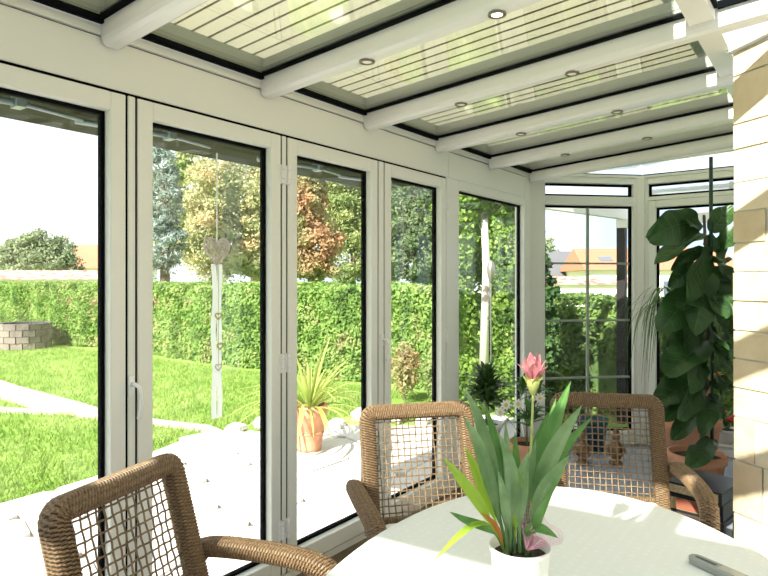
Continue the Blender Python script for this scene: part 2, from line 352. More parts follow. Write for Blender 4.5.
def lever(parent, y, z, s=1):
    h = bevel(MB().box((0.0, y - 0.013, z - 0.045), (0.010, y + 0.013, z + 0.035)).build('handle', 'handle_white', parent), 0.004, 2)
    pts = [(0.008, y, z), (0.035, y, z + 0.002), (0.047, y + s*0.006, z - 0.006), (0.050, y + s*0.014, z - 0.03), (0.048, y + s*0.018, z - 0.07), (0.040, y + s*0.016, z - 0.115), (0.034, y + s*0.012, z - 0.13)]
    MB().tube(pts, 0.0085, 10).build('lever', 'handle_white', h, True)
def hinge(parent, y, z):
    h = MB()
    for dz0, dz1 in ((-0.052, -0.028), (-0.026, 0.016), (0.018, 0.042)):
        h.lathe([(0.0, dz0), (0.0095, dz0), (0.0095, dz1), (0.0, dz1)], 10, (0.009, y, z))
    h.box((-0.002, y - 0.02, z - 0.052), (0.004, y + 0.02, z + 0.042))
    h.build('hinge', 'handle_white', parent)
doors = [(-0.29, 0.473), (0.525, 1.285), (1.335, 2.098), (2.145, 2.883), (2.953, 3.665)]
dl = ['white folding door leaf beyond the left edge', 'leftmost white-framed glass folding door leaf, behind the near wicker chair', 'white-framed glass folding door leaf with the hanging wicker heart', 'white-framed glass folding door leaf with the terracotta pot outside it', 'narrowest-looking glass folding door leaf, nearest the fixed pane']
for i, (y0, y1) in enumerate(doors):
    d = thing('door_%d' % (i + 1), None, None, (WX, y0, 0.05)); struct(d, dl[i]); W = y1 - y0
    sash(d, 0, W, 0, ZT - 0.052, 0.066, W - 0.061, 0.085, 2.146 - 0.05)
    if i == 1: lever(d, W + 0.020, 1.02 + 0.03)
    if i == 3: lever(d, W + 0.036, 1.10)
    if i == 2:
        for z in (2.03, 1.10, 0.28): hinge(d, W + 0.006, z - 0.05); hinge(d, W + 0.044, z - 0.05)
    if i == 4:
        for z in (2.06, 1.13, 0.28): hinge(d, W + 0.006, z - 0.05)
# fixed pane
w1 = thing('window_1', None, None, (WX, 3.846, 0.135)); struct(w1, 'fixed glass pane showing the birch trunk')
def fixed(parent, L, H, off=0.0, g=0.014, gm='pane_glass', ax=None):
    k = MB(); k.box((-0.068, 0, 0), (-0.042, g, H)); k.box((-0.068, L - g, 0), (-0.042, L, H)); k.box((-0.068, g, H - g), (-0.042, L - g, H)); k.box((-0.068, g, 0), (-0.042, L - g, g))
    k.build('gasket', 'gasket', parent)
    MB().box((-0.060, 0.01, 0.01), (-0.048, L - 0.01, H - 0.01)).build('glass_pane', gm, parent)
fixed(w1, 1.139, 2.025)

# ------------------------------------------------------------------ bay windows at the far end (local y runs along the facet)
def facet(name, label, p0, p1, left, right, tz, muntins, extra_sash):
    p0 = Vector((*p0, 0)); p1 = Vector((*p1, 0)); d = (p1 - p0); L = d.length; rz = math.atan2(d.y, d.x) - math.pi / 2
    e = thing(name, None, None, (p0.x, p0.y, 0), rz); struct(e, label)
    def rail(nm, a, b): return bevel(MB().box(a, b).build(nm, 'white_frame', e), 0.003, 1)
    rail('post', (-0.08, 0.0, 0.007), (0, left, 2.44)) ; rail('post', (-0.08, L - right, 0.007), (0, L, 2.44))
    rail('bottom_rail', (-0.08, left, 0.007), (0, L - right, 0.13)); rail('transom', (-0.08, left, tz), (0, L - right, 2.266)); rail('head', (-0.08, left, 2.383), (0, L - right, 2.44))
    def pane(y0, y1, z0, z1, gm='pane_glass', x0=-0.068):
        g = 0.018; k = MB()
        k.box((x0, y0, z0), (x0 + .03, y0 + g, z1)); k.box((x0, y1 - g, z0), (x0 + .03, y1, z1)); k.box((x0, y0 + g, z1 - g), (x0 + .03, y1 - g, z1)); k.box((x0, y0 + g, z0), (x0 + .03, y1 - g, z0 + g))
        k.build('gasket', 'gasket', e); MB().box((x0 + .008, y0 + .005, z0 + .005), (x0 + .020, y1 - .005, z1 - .005)).build('glass_pane', gm, e)
    pane(left, L - right, 2.268, 2.381)
    y0, y1 = left, L - right
    if extra_sash:
        s = 0.065
        rail('sash', (-0.07, y0 + .004, 0.134), (0.012, y0 + s, tz - .004)); rail('sash', (-0.07, y1 - s, 0.134), (0.012, y1 - .004, tz - .004))
        rail('sash', (-0.07, y0 + s, tz - s), (0.012, y1 - s, tz - .004)); rail('sash', (-0.07, y0 + s, 0.134), (0.012, y1 - s, 0.134 + s))
        y0 += s; y1 -= s; pane(y0, y1, 0.134 + s, tz - s)
    else: pane(y0, y1, 0.132, tz - .002)
    if muntins:
        ym = (y0 + y1) / 2
        MB().box((-0.058, ym - .011, 0.15), (-0.036, ym + .011, tz - .02)).build('glazing_bar', 'rail_grey', e)
        for z in muntins: MB().box((-0.057, y0 + .018, z - .009), (-0.037, y1 - .018, z + .009)).build('glazing_bar', 'rail_grey', e)
    return e
PB = (-2.153, 5.187); PC = (-1.45, 5.89)
mat('bar_grey', (0.42, 0.43, 0.42), 0.5); 
facet('window_2', 'angled bay window with grey glazing bars', PB, PC, 0.06, 0.085, 2.185, (0.62, 1.14, 1.66), False)
facet('window_3', 'far end window behind the fiddle-leaf fig', PC, (-0.36, 5.89), 0.05, 0.09, 2.23, None, True)
bevel(MB().prism([(-1.50, 5.85), (-1.43, 5.87), (-1.40, 5.97), (-1.47, 5.99), (-1.54, 5.93)], 0.007, 2.44).build('bay_post', 'white_frame', wl), 0.003, 1)

# ------------------------------------------------------------------ roof: rafters, panes, longitudinal beam
SL = 0.0706
def rz_(x): return 2.462 + SL * (x + 2.2)          # underside of the roof glass
ceil = thing('ceiling'); struct(ceil, 'glass roof with white rafters')
PX, PY, PE = -0.38, 3.15, Vector((0.819, -0.574, 0))   # stone wall corner and run
def wall_x(y): return PX + PE.x * (PY - y) / 0.574
BX0, BX1 = -0.49, -0.40
Yk = [-2.10, -1.40, -0.62, 0.48] + [1.18 + 0.778 * k for k in range(6)]  # near rafters are out of view, spaced to steer sun patches onto the table
RW = 0.088
def rafter(y, x0, x1, nm='rafter'):
    prof = [(0, 0.0), (0, -0.062), (0.006, -0.078), (0.022, -0.088), (RW - .022, -0.088), (RW - .006, -0.078), (RW, -0.062), (RW, 0.0)]
    v = []; n_ = len(prof)
    for x in (x0, x1):
        for dy, dz in prof: v.append((x, y + dy, rz_(x) + dz))
    f = [tuple(range(n_)), tuple(range(2*n_-1, n_-1, -1))] + [(i, n_ + i, n_ + (i+1) % n_, (i+1) % n_) for i in range(n_)]
    return MB().add(v, f).build(nm, 'white_lacquer', ceil)
def slab(y0, y1, x0, x1, dz0, dz1):
    return MB().hexa([(x0,y0,rz_(x0)+dz0),(x1,y0,rz_(x1)+dz0),(x1,y1,rz_(x1)+dz0),(x0,y1,rz_(x0)+dz0),(x0,y0,rz_(x0)+dz1),(x1,y0,rz_(x1)+dz1),(x1,y1,rz_(x1)+dz1),(x0,y1,rz_(x0)+dz1)])
raft = []
RH = 0.088                                   # height of the awning rails over the glass
for i, y in enumerate(Yk):
    xe = 1.6 if y < 1.9 else (wall_x(y + RW) - .02 if y < PY - .2 else BX1)
    r = rafter(y, -2.19, xe); raft.append(r)
    slab(y + .004, y + RW - .004, -2.19, xe, 0.001, 0.016).build('gasket', 'gasket', r)
    slab(y + .012, y + RW - .012, -2.19, BX0, 0.017, RH).build('awning_rail', 'rail_grey', r)
    slab(y + .008, y + .0115, -2.19, BX0, RH * .5, RH * .58).build('rail_lip', 'rail_grey', r)
    slab(y - .019, y - .0005, -2.16, BX0 - .017, -0.005, 0.016).build('gasket', 'gasket', r)
    slab(y + RW + .0005, y + RW + .019, -2.16, BX0 - .017, -0.005, 0.016).build('gasket', 'gasket', r)
    if xe > BX1:
        slab(y - .018, y - .0005, BX1 + .012, xe, -0.012, 0.016).build('gasket', 'gasket', r); slab(y + RW + .0005, y + RW + .018, BX1 + .012, xe, -0.012, 0.016).build('gasket', 'gasket', r)
        slab(y + .012, y + RW - .012, BX0 + .001, xe, 0.017, 0.06).build('cap_rail', 'rail_grey', r)
for i in range(len(Yk) - 1):
    y0, y1 = Yk[i] + RW, Yk[i+1]
    MB().box((-2.19, y0, 2.4485), (-2.166, y1, 2.474)).build('gasket', 'gasket', ceil)
    MB().box((-2.24, y0 - .07, 2.480), (-2.185, y1 + .07, 2.560)).build('eave_profile', 'rail_grey', ceil)
    slab(y0 + .001, y1 - .001, -2.157, BX0 - .001, 0.002, 0.012).build('roof_pane', 'roof_glass', ceil)
    slab(y0 + .0005, y1 - .0005, BX0, BX1, -0.045, 0.05).build('purlin', 'white_lacquer', ceil)
    slab(y0 + .025, y1 - .025, BX0 - .016, BX0 - .0005, -0.005, 0.016).build('gasket', 'gasket', ceil)
    if y1 < PY:
        slab(y0 + .001, y1 - .001, BX1 + .001, min(1.58, wall_x(y1) - .05), 0.002, 0.012).build('roof_pane', 'clear_roof_glass', ceil)
        slab(y0 + .019, y1 - .019, BX1 + .0005, BX1 + .012, -0.012, 0.016).build('gasket', 'gasket', ceil)
slab(Yk[-1] + RW + .0005, 5.86, BX0, BX1, -0.045, 0.05).build('purlin', 'white_lacquer', ceil)
slab(-2.6, 1.0, 1.605, 3.9, -0.02, 0.10).build('ceiling_panel', 'plaster', ceil)  # opaque slab out of view, added to keep sky light out
# wedge over the bay
ylast = Yk[-1] + RW
MB().add([(-2.16, ylast, rz_(-2.16) + .003), (BX0, ylast, rz_(BX0) + .003), (BX0, 5.86, rz_(BX0) + .003), (-1.47, 5.86, rz_(-1.47) + .003),
          (-2.16, ylast, rz_(-2.16) + .013), (BX0, ylast, rz_(BX0) + .013), (BX0, 5.86, rz_(BX0) + .013), (-1.47, 5.86, rz_(-1.47) + .013)],
         [(0,3,2,1),(4,5,6,7),(0,1,5,4),(1,2,6,5),(2,3,7,6),(3,0,4,7)]).build('roof_pane', 'clear_roof_glass', ceil)
# plates that carry the roof edge along the bay
def plate(a, b, nm, z0, z1, t0, t1, m):
    a = Vector((*a, 0)); b = Vector((*b, 0)); d = (b - a).normalized(); n_ = Vector((d.y, -d.x, 0))
    q = [a + n_ * t0, b + n_ * t0, b + n_ * t1, a + n_ * t1]
    return MB().prism([(p.x, p.y) for p in q], z0, z1).build(nm, m, ceil)
plate(PB, PC, 'bay_plate', 2.441, 2.462, -0.10, 0.01, 'white_frame'); plate(PC, (-.36, 5.89), 'bay_plate', 2.441, 2.462, -0.10, 0.01, 'white_frame')
plate(PB, PC, 'gasket', 2.463, 2.474, -0.10, -0.005, 'gasket'); plate(PC, (-.36, 5.89), 'gasket', 2.463, 2.474, -0.10, -0.005, 'gasket')
# short hip rafter from the corner to the purlin
def beam(a, b, wd_, h_, nm, m):
    a = Vector(a); b = Vector(b); d = (b - a); n_ = Vector((d.y, -d.x, 0)).normalized() * wd_ / 2
    v = []
    for dz in (-h_, 0): v += [a - n_ + Vector((0,0,dz)), b - n_ + Vector((0,0,dz)), b + n_ + Vector((0,0,dz)), a + n_ + Vector((0,0,dz))]
    return MB().hexa(v).build(nm, m, ceil)
beam((-2.12, 5.19, rz_(-2.12)), (BX0, 5.50, rz_(BX0)), 0.06, 0.05, 'hip_rafter', 'white_lacquer')

# downlights let into the rafters
def downlight(px, py, k, on=False):
    y = Yk[k] + RW / 2; t = y / (CF[1] + (px - 384) / FPX * CR[1]); x = t * (CF[0] + (px - 384) / FPX * CR[0])
    z = rz_(x) - 0.088
    a = MB().lathe([(0.020, 0.004), (0.020, -0.003), (0.026, -0.006), (0.033, -0.004), (0.034, 0.003)], 24).build('downlight', 'nickel', raft[k], True, (x, y, z))
    MB().lathe([(0.0, -0.001), (0.020, -0.0015), (0.020, 0.003), (0.0, 0.003)], 20).build('lens', 'lamp_lens_on' if on else 'lamp_lens', a)
for a in ((367, 58, 5), (497, 9, 5, True), (461, 103, 6), (572, 71, 6), (521, 132, 7), (617, 110, 7), (565, 156, 8), (647, 138, 8)): downlight(*a)

# translucent seamed awnings over the roof bays; near and wedge ones added for shade
def awning(y0, y1, label, X0=-2.19, X1=BX0 - .10):
    t = thing('roof_awning', label, 'awning', ((-2.19 + BX0) / 2, y0, rz_(-2.19) + 0.11), 0, 'cream roof awnings'); o = t.location
    s = slab(y0, y1, X0, X1, RH + .003, RH + .006); s.v = [(a - o.x, b - o.y, c - o.z) for a, b, c in s.v]
    s.build('fabric', 'awning_cream', t)
    nn = max(1, round((y1 - y0) / 0.088))
    for i in range(1, nn):
        y = y0 + (y1 - y0) * i / nn; s = slab(y - .0026, y + .0026, X0 + .002, X1 - .005, RH - .003, RH + .0028); s.v = [(a - o.x, b - o.y, c - o.z) for a, b, c in s.v]
        s.build('seam', 'seam_brown', t)
    s = slab(y0 + .001, y1 - .001, X1, X1 + .04, RH - .005, RH + .012); s.v = [(a - o.x, b - o.y, c - o.z) for a, b, c in s.v]; s.build('hem_bar', 'rail_grey', t)
bays = [(Yk[i] + RW - .03, Yk[i+1] + .03) for i in range(len(Yk) - 1)]
nm_ = ['', 'added out of view to shade the table', '', 'over the leftmost roof pane', 'over the roof pane left of the two-lamp rafter', 'over the roof pane right of the glowing downlight', 'over the roof pane between second and third lamp rafters', 'over the roof pane between third and fourth lamp rafters', 'over the last roof pane before the bay']
for i, (y0, y1) in enumerate(bays):
    if i in (0, 2): continue
    if i == 1: awning(-1.10, y1, 'cream seamed roof awning ' + nm_[i], -2.19, BX0 - .04); continue  # added out of view and cut short to shape the table's shade
    awning(y0, y1, 'cream seamed roof awning ' + nm_[i])
awning(-1.10, bays[1][1], 'cream seamed roof awning added on the unseen house side to shade the table', BX1 + .002, 1.5)  # added out of view to keep sun off the table's right side
wa = thing('roof_awning', 'cream roof awning added over the bay wedge to shade the window frames', 'awning', (-1.2, 5.5, 2.6), 0, 'cream roof awnings')  # added to shade the bay frames below
wpoly = [(-2.12, Yk[-1] + RW - .03), (BX0 - .04, Yk[-1] + RW - .03), (BX0 - .04, 5.86), (-1.46, 5.86)]
MB().hexa([(x + 1.2, y - 5.5, rz_(x) + RH + .003 - 2.6) for x, y in wpoly] + [(x + 1.2, y - 5.5, rz_(x) + RH + .006 - 2.6) for x, y in wpoly]).build('fabric', 'awning_cream', wa)
# brown awning box under the eaves outside the doors, with folding arms
aw = thing('patio_awning', 'dark brown awning box under the eaves outside the folding doors', 'awning', (-2.65, 1.7, 2.21)); 
def loc(b, o): b.v = [(p[0] - o[0], p[1] - o[1], p[2] - o[2]) for p in b.v]; return b
O = (-2.65, 1.7, 2.21)
bevel(loc(MB().box((-2.92, 0.62, 2.21), (-2.33, 3.78, 2.36)), O).build('cassette', 'soffit_brown', aw), 0.01, 2)
for y in (1.02, 1.68, 2.7, 3.4):
    loc(MB().box((-2.56, y, 2.165), (-2.50, y + .035, 2.215)), O).build('bracket', 'chrome', aw)
    loc(MB().tube([(-2.53, y + .02, 2.185), (-2.62, y - .38, 2.185)], 0.014, 8), O).build('folding_arm', 'chrome', aw, True)
    loc(MB().tube([(-2.53, y + .02, 2.185), (-2.60, y + .30, 2.190)], 0.010, 8), O).build('folding_arm', 'chrome', aw, True)

# ------------------------------------------------------------------ stone house wall on the right
wr = MB(); n_ = Vector((0.574, 0.819, 0)); A = Vector((PX, PY, 0)) + n_ * 0.004; Bq = A + PE * 4.6
wr.hexa([(A.x, A.y, 0), (Bq.x, Bq.y, 0), (Bq.x + n_.x * .3, Bq.y + n_.y * .3, 0), (A.x + n_.x * .3, A.y + n_.y * .3, 0),
         (A.x, A.y, 2.53), (Bq.x, Bq.y, 2.80), (Bq.x + n_.x * .3, Bq.y + n_.y * .3, 2.80), (A.x + n_.x * .3, A.y + n_.y * .3, 2.53)])
wr = wr.build('wall_right', 'mortar'); struct(wr, 'beige sandstone house wall at the right edge')
Z = [0.007, 0.13, 0.30, 0.459, 0.698, 0.891, 1.022, 1.153, 1.279, 1.411, 1.54, 1.67, 1.81, 1.94, 2.09, 2.203, 2.42, 2.525]
for ci, (z0, z1) in enumerate(zip(Z, Z[1:])):
    s_ = -0.004; first = True
    while s_ < 2.65:
        ln = random.uniform(0.10, 0.34) if first else random.uniform(0.22, 0.48); first = False
        s1 = min(s_ + ln, 2.7); j = 0.0035; pr = random.uniform(0.0, 0.006)
        a = Vector((PX, PY, 0)) + PE * (s_ + j * (s_ > 0)) - n_ * pr; b = Vector((PX, PY, 0)) + PE * (s1 - j) - n_ * pr; dd = None
        o = MB().hexa([(a.x,a.y,z0+j),(b.x,b.y,z0+j),(b.x+n_.x*.0038,b.y+n_.y*.0038,z0+j),(a.x+n_.x*.0038,a.y+n_.y*.0038,z0+j),(a.x,a.y,z1-j),(b.x,b.y,z1-j),(b.x+n_.x*.0038,b.y+n_.y*.0038,z1-j),(a.x+n_.x*.0038,a.y+n_.y*.0038,z1-j)]).build('stone_block', 'sandstone_%d' % random.randrange(3), wr)
        s_ = s1
# white trim under the glass along the wall
t2 = MB(); a = Vector((PX, PY, 0)) - n_ * 0.03 - PE * 0.02; b = a + PE * 2.6
t2.hexa([(a.x,a.y,2.53),(b.x,b.y,2.535+SL*2.13),(b.x+n_.x*.08,b.y+n_.y*.08,2.535+SL*2.13),(a.x+n_.x*.08,a.y+n_.y*.08,2.53),(a.x,a.y,2.575),(b.x,b.y,2.575+SL*2.13),(b.x+n_.x*.08,b.y+n_.y*.08,2.575+SL*2.13),(a.x+n_.x*.08,a.y+n_.y*.08,2.575)])
struct(t2.build('trim_2', 'white_lacquer'), 'white trim strip along the top of the stone wall')
struct(MB().box((-2.35, -2.6, 0.0), (3.9, -2.45, 2.45)).build('wall_back', 'plaster'), 'unseen plaster wall added behind the camera to dim the room')  # added out of view to cut sky light from behind
struct(MB().box((3.75, -2.44, 0.0), (3.9, 0.2, 2.6)).build('wall_side', 'plaster'), 'unseen plaster wall added right of the camera to dim the room')  # added with the back wall to close off light from the side
struct(MB().box((-0.30, 3.62, 0.007), (-0.2, 5.86, 2.5)).build('wall_far', 'plaster'), 'plastered house wall behind the stone corner')

# ------------------------------------------------------------------ table, cloth
TC = Vector((-0.43, 1.22, 0)); TA, TB, TTH = 0.62, 1.05, 0.341
def ell(a, b, n=72):
    c, s = math.cos(TTH), math.sin(TTH)
    return [(a*math.cos(t)*c - b*math.sin(t)*s, a*math.cos(t)*s + b*math.sin(t)*c) for t in (2*math.pi*i/n for i in range(n))]
tb = thing('dining_table', 'oval dining table under a white cloth', 'table', TC)
bevel(MB().prism(ell(TA - .012, TB - .012), 0.705, 0.738).build('tabletop', 'table_wood', tb), 0.008, 2)
for sx, sy in ((-.3,-.6), (.3,-.6), (.3,.6), (-.3,.6)):
    c, s = math.cos(TTH), math.sin(TTH); x, y = sx*c - sy*s, sx*s + sy*c
    MB().tube([(x, y, 0.001), (x, y, 0.704)], 0.028, 12, 0.036).build('leg', 'table_wood', tb, True)
tcb = MB(); v = []; f = []; N = 96; rings = [(0.0, 0), (0.5, 0), (0.9, 0), (0.985, 0.0), (1.0, -0.004), (1.006, -0.02), (1.012, -0.07)]
v.append((0, 0, 0.7455))
for k, (s, dz) in enumerate(rings[1:]):
    for i, (x, y) in enumerate(ell(TA, TB, N)):
        wv = 1 + (0.010 * math.sin(i * 0.9) if dz < -.05 else 0)
        v.append((x * s * wv, y * s * wv, 0.7455 + dz))
for i in range(N):
    f.append((0, 1 + i, 1 + (i + 1) % N))
    for k in range(len(rings) - 2): f.append((1 + k*N + i, 1 + (k+1)*N + i, 1 + (k+1)*N + (i+1) % N, 1 + k*N + (i+1) % N))
tcl = tcb.add(v, f).build('tablecloth', 'tablecloth', None, True, TC); tag(tcl, 'white patterned cloth spread over the oval dining table', 'tablecloth')
so = tcl.modifiers.new('solid', 'SOLIDIFY'); so.thickness = 0.003; so.offset = -1

# ------------------------------------------------------------------ wicker armchairs
def resample(pts, ds, close_r=None):
    P = [Vector(p) for p in pts]; out = [P[0]]
    for a, b in zip(P, P[1:]):
        L = (b - a).length; k = max(1, int(round(L / ds)))
        for i in range(1, k + 1): out.append(a + (b - a) * (i / k))
    return out
def smooth_path(pts, it=2):
    P = [Vector(p) for p in pts]
    for _ in range(it):
        Q = [P[0]]
        for a, b in zip(P, P[1:]): Q += [a * .75 + b * .25, a * .25 + b * .75]
        Q.append(P[-1]); P = Q
    return P
def rrect(w_, h_, n=20, p=4.0):
    o = []
    for j in range(n):
        a = 2 * math.pi * j / n; c, s = math.cos(a), math.sin(a)
        q = (abs(c) ** p + abs(s) ** p) ** (-1 / p); o.append((w_ * c * q, h_ * s * q))
    return o
class Woven(MB):
    def build(s, name, m, parent=None, smooth=False, loc=None):
        o = MB.build(s, name, m, parent, smooth, loc); o.data.materials.append(M['wicker_groove_shade'])
        idx = np.zeros(len(s.f), dtype=np.int32)
        for q in range(s.rows):                       # faces that close down into a groove between strands, its shade painted dark brown
            for c in range(s.n):
                if (q + 2 * ((c // 2) % 2)) % 4 == 3: idx[q * s.n + c] = 1
        o.data.polygons.foreach_set('material_index', idx); return o
def woven(pts, w_, h_, up, p=3.5, amp=0.075, taper=None, n=24):
    def rad(i, j, t):
        k = (i + 2 * ((j // 2) % 2)) % 4
        return (1 + amp * (0.55, 0.75, 0.5, -1.0)[k]) * (taper(t) if taper else 1)
    P = resample(pts, 0.0027); b = Woven(); b.rows = len(P) - 1; b.n = n
    return b.tube(P, 1.0, prof=rrect(w_, h_, n, p), up=up, rad=rad)
BK0, BK1 = Vector((0, -0.20, 0.43)), Vector((0, -0.33, 0.90))     # lean of the back, at seat and at top-rail centre
def bk(x, z): t = (z - 0.43) / 0.47; return Vector((x, BK0.y + (BK1.y - BK0.y) * t, z))
def make_chair():
    r = thing('wicker_armchair')
    arc = [(.235 - .034 * (1 - math.cos(q)), .866 + .034 * math.sin(q)) for q in [math.pi / 2 * k / 7 for k in range(8)]]
    path = [bk(-.235, .40)] + [bk(-x, z) for x, z in arc] + [bk(x, z) for x, z in arc[::-1]] + [bk(.235, .40)]
    woven(path, 0.034, 0.031, (0, 1, 0), 3.5).build('back_frame', 'wicker', r)
    woven([bk(-.20, .445), bk(.20, .445)], 0.02, 0.022, (0, 1, 0)).build('back_rail', 'wicker', r)
    lt = MB(); s = 0.0031
    nv, nh = 14, 14
    for i in range(nv):
        x = -.200 + .400 * (i + .5) / nv; pts = [bk(x + .0015 * math.sin(k + i), .45 + .42 * k / 12) + Vector((0, .0022 * (-1) ** (k + i), 0)) for k in range(13)]
        lt.tube(pts, s, 5)
    for j in range(nh):
        z = .465 + .405 * (j + .5) / nh; pts = [bk(-.206 + .412 * k / 14, z) + Vector((0, -.0022 * (-1) ** (k + j), .001 * math.sin(k * 2 + j))) for k in range(15)]
        lt.tube(pts, s, 5)
    stuff(lt.build('lattice', 'wicker_strand', r))
    for sx in (-1, 1):
        arm = smooth_path([(sx*.300, -.305, .585), (sx*.312, -.24, .605), (sx*.318, -.08, .612), (sx*.316, .10, .610), (sx*.310, .21, .595), (sx*.300, .265, .53), (sx*.292, .262, .44), (sx*.288, .255, .40)], 2)
        woven(arm, 0.035, 0.030, (0, 0, 1), 2.6, taper=lambda t: 0.72 + 0.28 * min(1, t * 9)).build('armrest', 'wicker', r)
        woven([(sx*.262, -.255, .56), (sx*.300, -.25, .585)], 0.02, 0.02, (0, 0, 1)).build('arm_joint', 'wicker', r)
        woven([(sx*.288, .255, .399), (sx*.286, .25, .005)], 0.026, 0.026, (0, 1, 0), 2.6).build('leg', 'wicker', r)
        woven([(sx*.235, -.195, .40), (sx*.235, -.235, .005)], 0.026, 0.026, (0, 1, 0), 2.6).build('leg', 'wicker', r)
    sp = [(-.205,-.17),(.205,-.17),(.255,.22),(.20,.285),(-.20,.285),(-.255,.22)]
    woven([(-.235,-.17,.37),(-.262,.25,.37)], .035, .012, (1,0,0), 4).build('apron', 'wicker', r); woven([(.235,-.17,.37),(.262,.25,.37)], .035, .012, (1,0,0), 4).build('apron', 'wicker', r); woven([(-.262,.262,.37),(.262,.262,.37)], .035, .012, (0,1,0), 4).build('apron', 'wicker', r)
    bevel(MB().prism(sp, 0.375, 0.408).build('seat', 'wicker', r), 0.008, 2)
    return r
def copy_thing(r):
    c = r.copy(); COL.objects.link(c)
    for ch in r.children:
        d = ch.copy(); COL.objects.link(d); d.parent = c
        for g_ in ch.children:
            e = g_.copy(); COL.objects.link(e); e.parent = d
    return c
ch0 = make_chair()
def face(d): return math.atan2(-d[0], d[1])      # rotation that turns +y to d
CH = [((-1.39, 1.075), (.95, .31), 'brown wicker armchair in the left foreground, its back to the folding doors'),
      ((-1.318, 2.14), (.765, -.644), 'brown wicker armchair at the middle, in front of the last folding doors'),
      ((-.80, 2.83), (.44, -.90), 'brown wicker armchair on the right, in front of the bay window and beside the fig')]
for i, ((x, y), d, lab) in enumerate(CH):
    c = ch0 if i == 0 else copy_thing(ch0)
    c.location = (x, y, 0); c.rotation_euler = (0, 0, face(d)); tag(c, lab, 'chair', 'wicker armchairs around the table')
for i in (1, 2):
    (x, y), d, _ = CH[i]
    b = MB().prism([(-.20,-.14),(-.19,-.155),(.19,-.155),(.20,-.14),(.235,.20),(.20,.25),(-.20,.25),(-.235,.20)], 0.410, 0.465)
    o = bevel(b.build('seat_cushion', 'cushion_white'), 0.018, 3); o.location = (x, y, 0); o.rotation_euler = (0, 0, face(d))
    tag(o, ['', 'white seat cushion on the middle wicker chair', 'white seat cushion on the wicker chair beside the fig'][i], 'cushion', 'white chair cushions')

# ------------------------------------------------------------------ leaves
def leaf(parent, name, m, P, wid, nrm, shape, nu=12, nv=4, cup=0.25, wave=0.0, o=Vector((0,0,0)), thick=False):
    """P: control points base..tip; shape(t) 0..1 half width; nrm: facing hint"""
    C_ = smooth_path(P, 2) if len(P) > 2 else [Vector(p) for p in P]
    seg = [0.0]
    for a, b in zip(C_, C_[1:]): seg.append(seg[-1] + (b - a).length)
    tot = seg[-1]; v = []; nrm = Vector(nrm)
    def pt(t):
        s = t * tot
        for i in range(len(C_) - 1):
            if seg[i + 1] >= s - 1e-9: return C_[i] + (C_[i+1] - C_[i]) * ((s - seg[i]) / max(1e-9, seg[i+1] - seg[i]))
        return C_[-1]
    ph = random.uniform(0, 6)
    for i in range(nu + 1):
        t = i / nu; p = pt(t); T = (pt(min(1, t + .02)) - pt(max(0, t - .02))).normalized()
        sd_ = T.cross(nrm).normalized(); nn = sd_.cross(T).normalized(); hw = max(wid * shape(t), 0.0004)
        for j in range(2 * nv + 1):
            u = (j - nv) / nv
            v.append(p + sd_ * (hw * u) + nn * (-cup * hw * (1 - abs(u)) ** 1.0 + cup * hw * .0 + wave * wid * math.sin(ph + t * 11 + u * 2.0) * abs(u)) - o)
    k = 2 * nv + 1
    f = [(i*k+j, i*k+j+1, (i+1)*k+j+1, (i+1)*k+j) for i in range(nu) for j in range(k - 1)]
    ob = MB().add(v, f).build(name, m, parent, True)
    return ob
lance = lambda t: math.sin(math.pi * min(1, max(0, t)) ** 1.0) ** 0.8 * (1 - .25 * t) if t < 1 else 0
def blade(t):      # narrow channelled stalk widening into a lance-shaped blade
    if t < .30: return 0.20
    q = (t - .30) / .70
    return max(0.20 * (1 - q), math.sin(math.pi * min(1, q) ** .85) ** 0.8) if q < 1 else 0.0
def fiddle(t):
    if t >= 1: return .15
    return (0.10 + 0.95 * math.sin(math.pi * (0.06 + 0.92 * t ** 0.85)) ** 0.75) * (0.72 + 0.28 * t) * (1 - .14 * math.exp(-((t - .38) / .10) ** 2))

# ------------------------------------------------------------------ potted curcuma on the table
pot_c = at(520, HOR, 1.415); PT = Vector((pot_c.x, pot_c.y, 0.7465))
cp = thing('potted_curcuma', 'curcuma plant with one pink flower in a ribbed white pot on the table', 'plant', PT)
prof = [(0.0, 0.0), (0.052, 0.0), (0.056, 0.006), (0.067, 0.129), (0.071, 0.132), (0.071, 0.141), (0.067, 0.142), (0.062, 0.115), (0.0, 0.114)]
pv = MB(); v = []; f = []; NP = 96
for i in range(NP):
    a = 2 * math.pi * i / NP
    for k, (r, z) in enumerate(prof):
        rr = r * (1 + (0.010 if i % 2 else 0) * (2 <= k <= 3)); v.append((rr*math.cos(a), rr*math.sin(a), z))
K = len(prof)
for i in range(NP):
    for q in range(K - 1): f.append((i*K+q, ((i+1)%NP)*K+q, ((i+1)%NP)*K+q+1, i*K+q+1))
pv.add(v, f).build('pot', 'pot_white', cp, True)
MB().lathe([(0.0, 0.122), (0.03, 0.124), (0.0635, 0.118), (0.0635, 0.1155), (0.0, 0.1155)], 24).build('soil', 'soil', cp)
def L3(pts, wid, m, nm='leaf', shape=blade, cup=.35, hint=None):
    P = [at(*p) for p in pts]; hint = hint or (Vector((0, 0, 1.5)) - P[-1]).normalized() + Vector((0, 0, .5))
    return leaf(cp, nm, m, P, wid * .88, hint, shape, 16, 3, cup * 1.3, 0.05, PT)
D = 1.415
L3([(512,552,D),(500,505,D-.01),(490,455,D-.03),(478,415,D-.04),(464,387,D-.05)], .017, 'leaf_greyed')
L3([(508,553,D),(497,510,D-.03),(487,470,D-.06),(476,437,D-.08),(463,416,D-.10)], .018, 'leaf_greyed')
L3([(505,552,D),(493,528,D-.03),(478,500,D-.06),(460,478,D-.08),(443,457,D-.10)], .016, 'leaf_lime')
L3([(506,552,D),(496,522,D),(486,495,D+.01),(475,468,D),(465,447,D)], .016, 'leaf_lime')
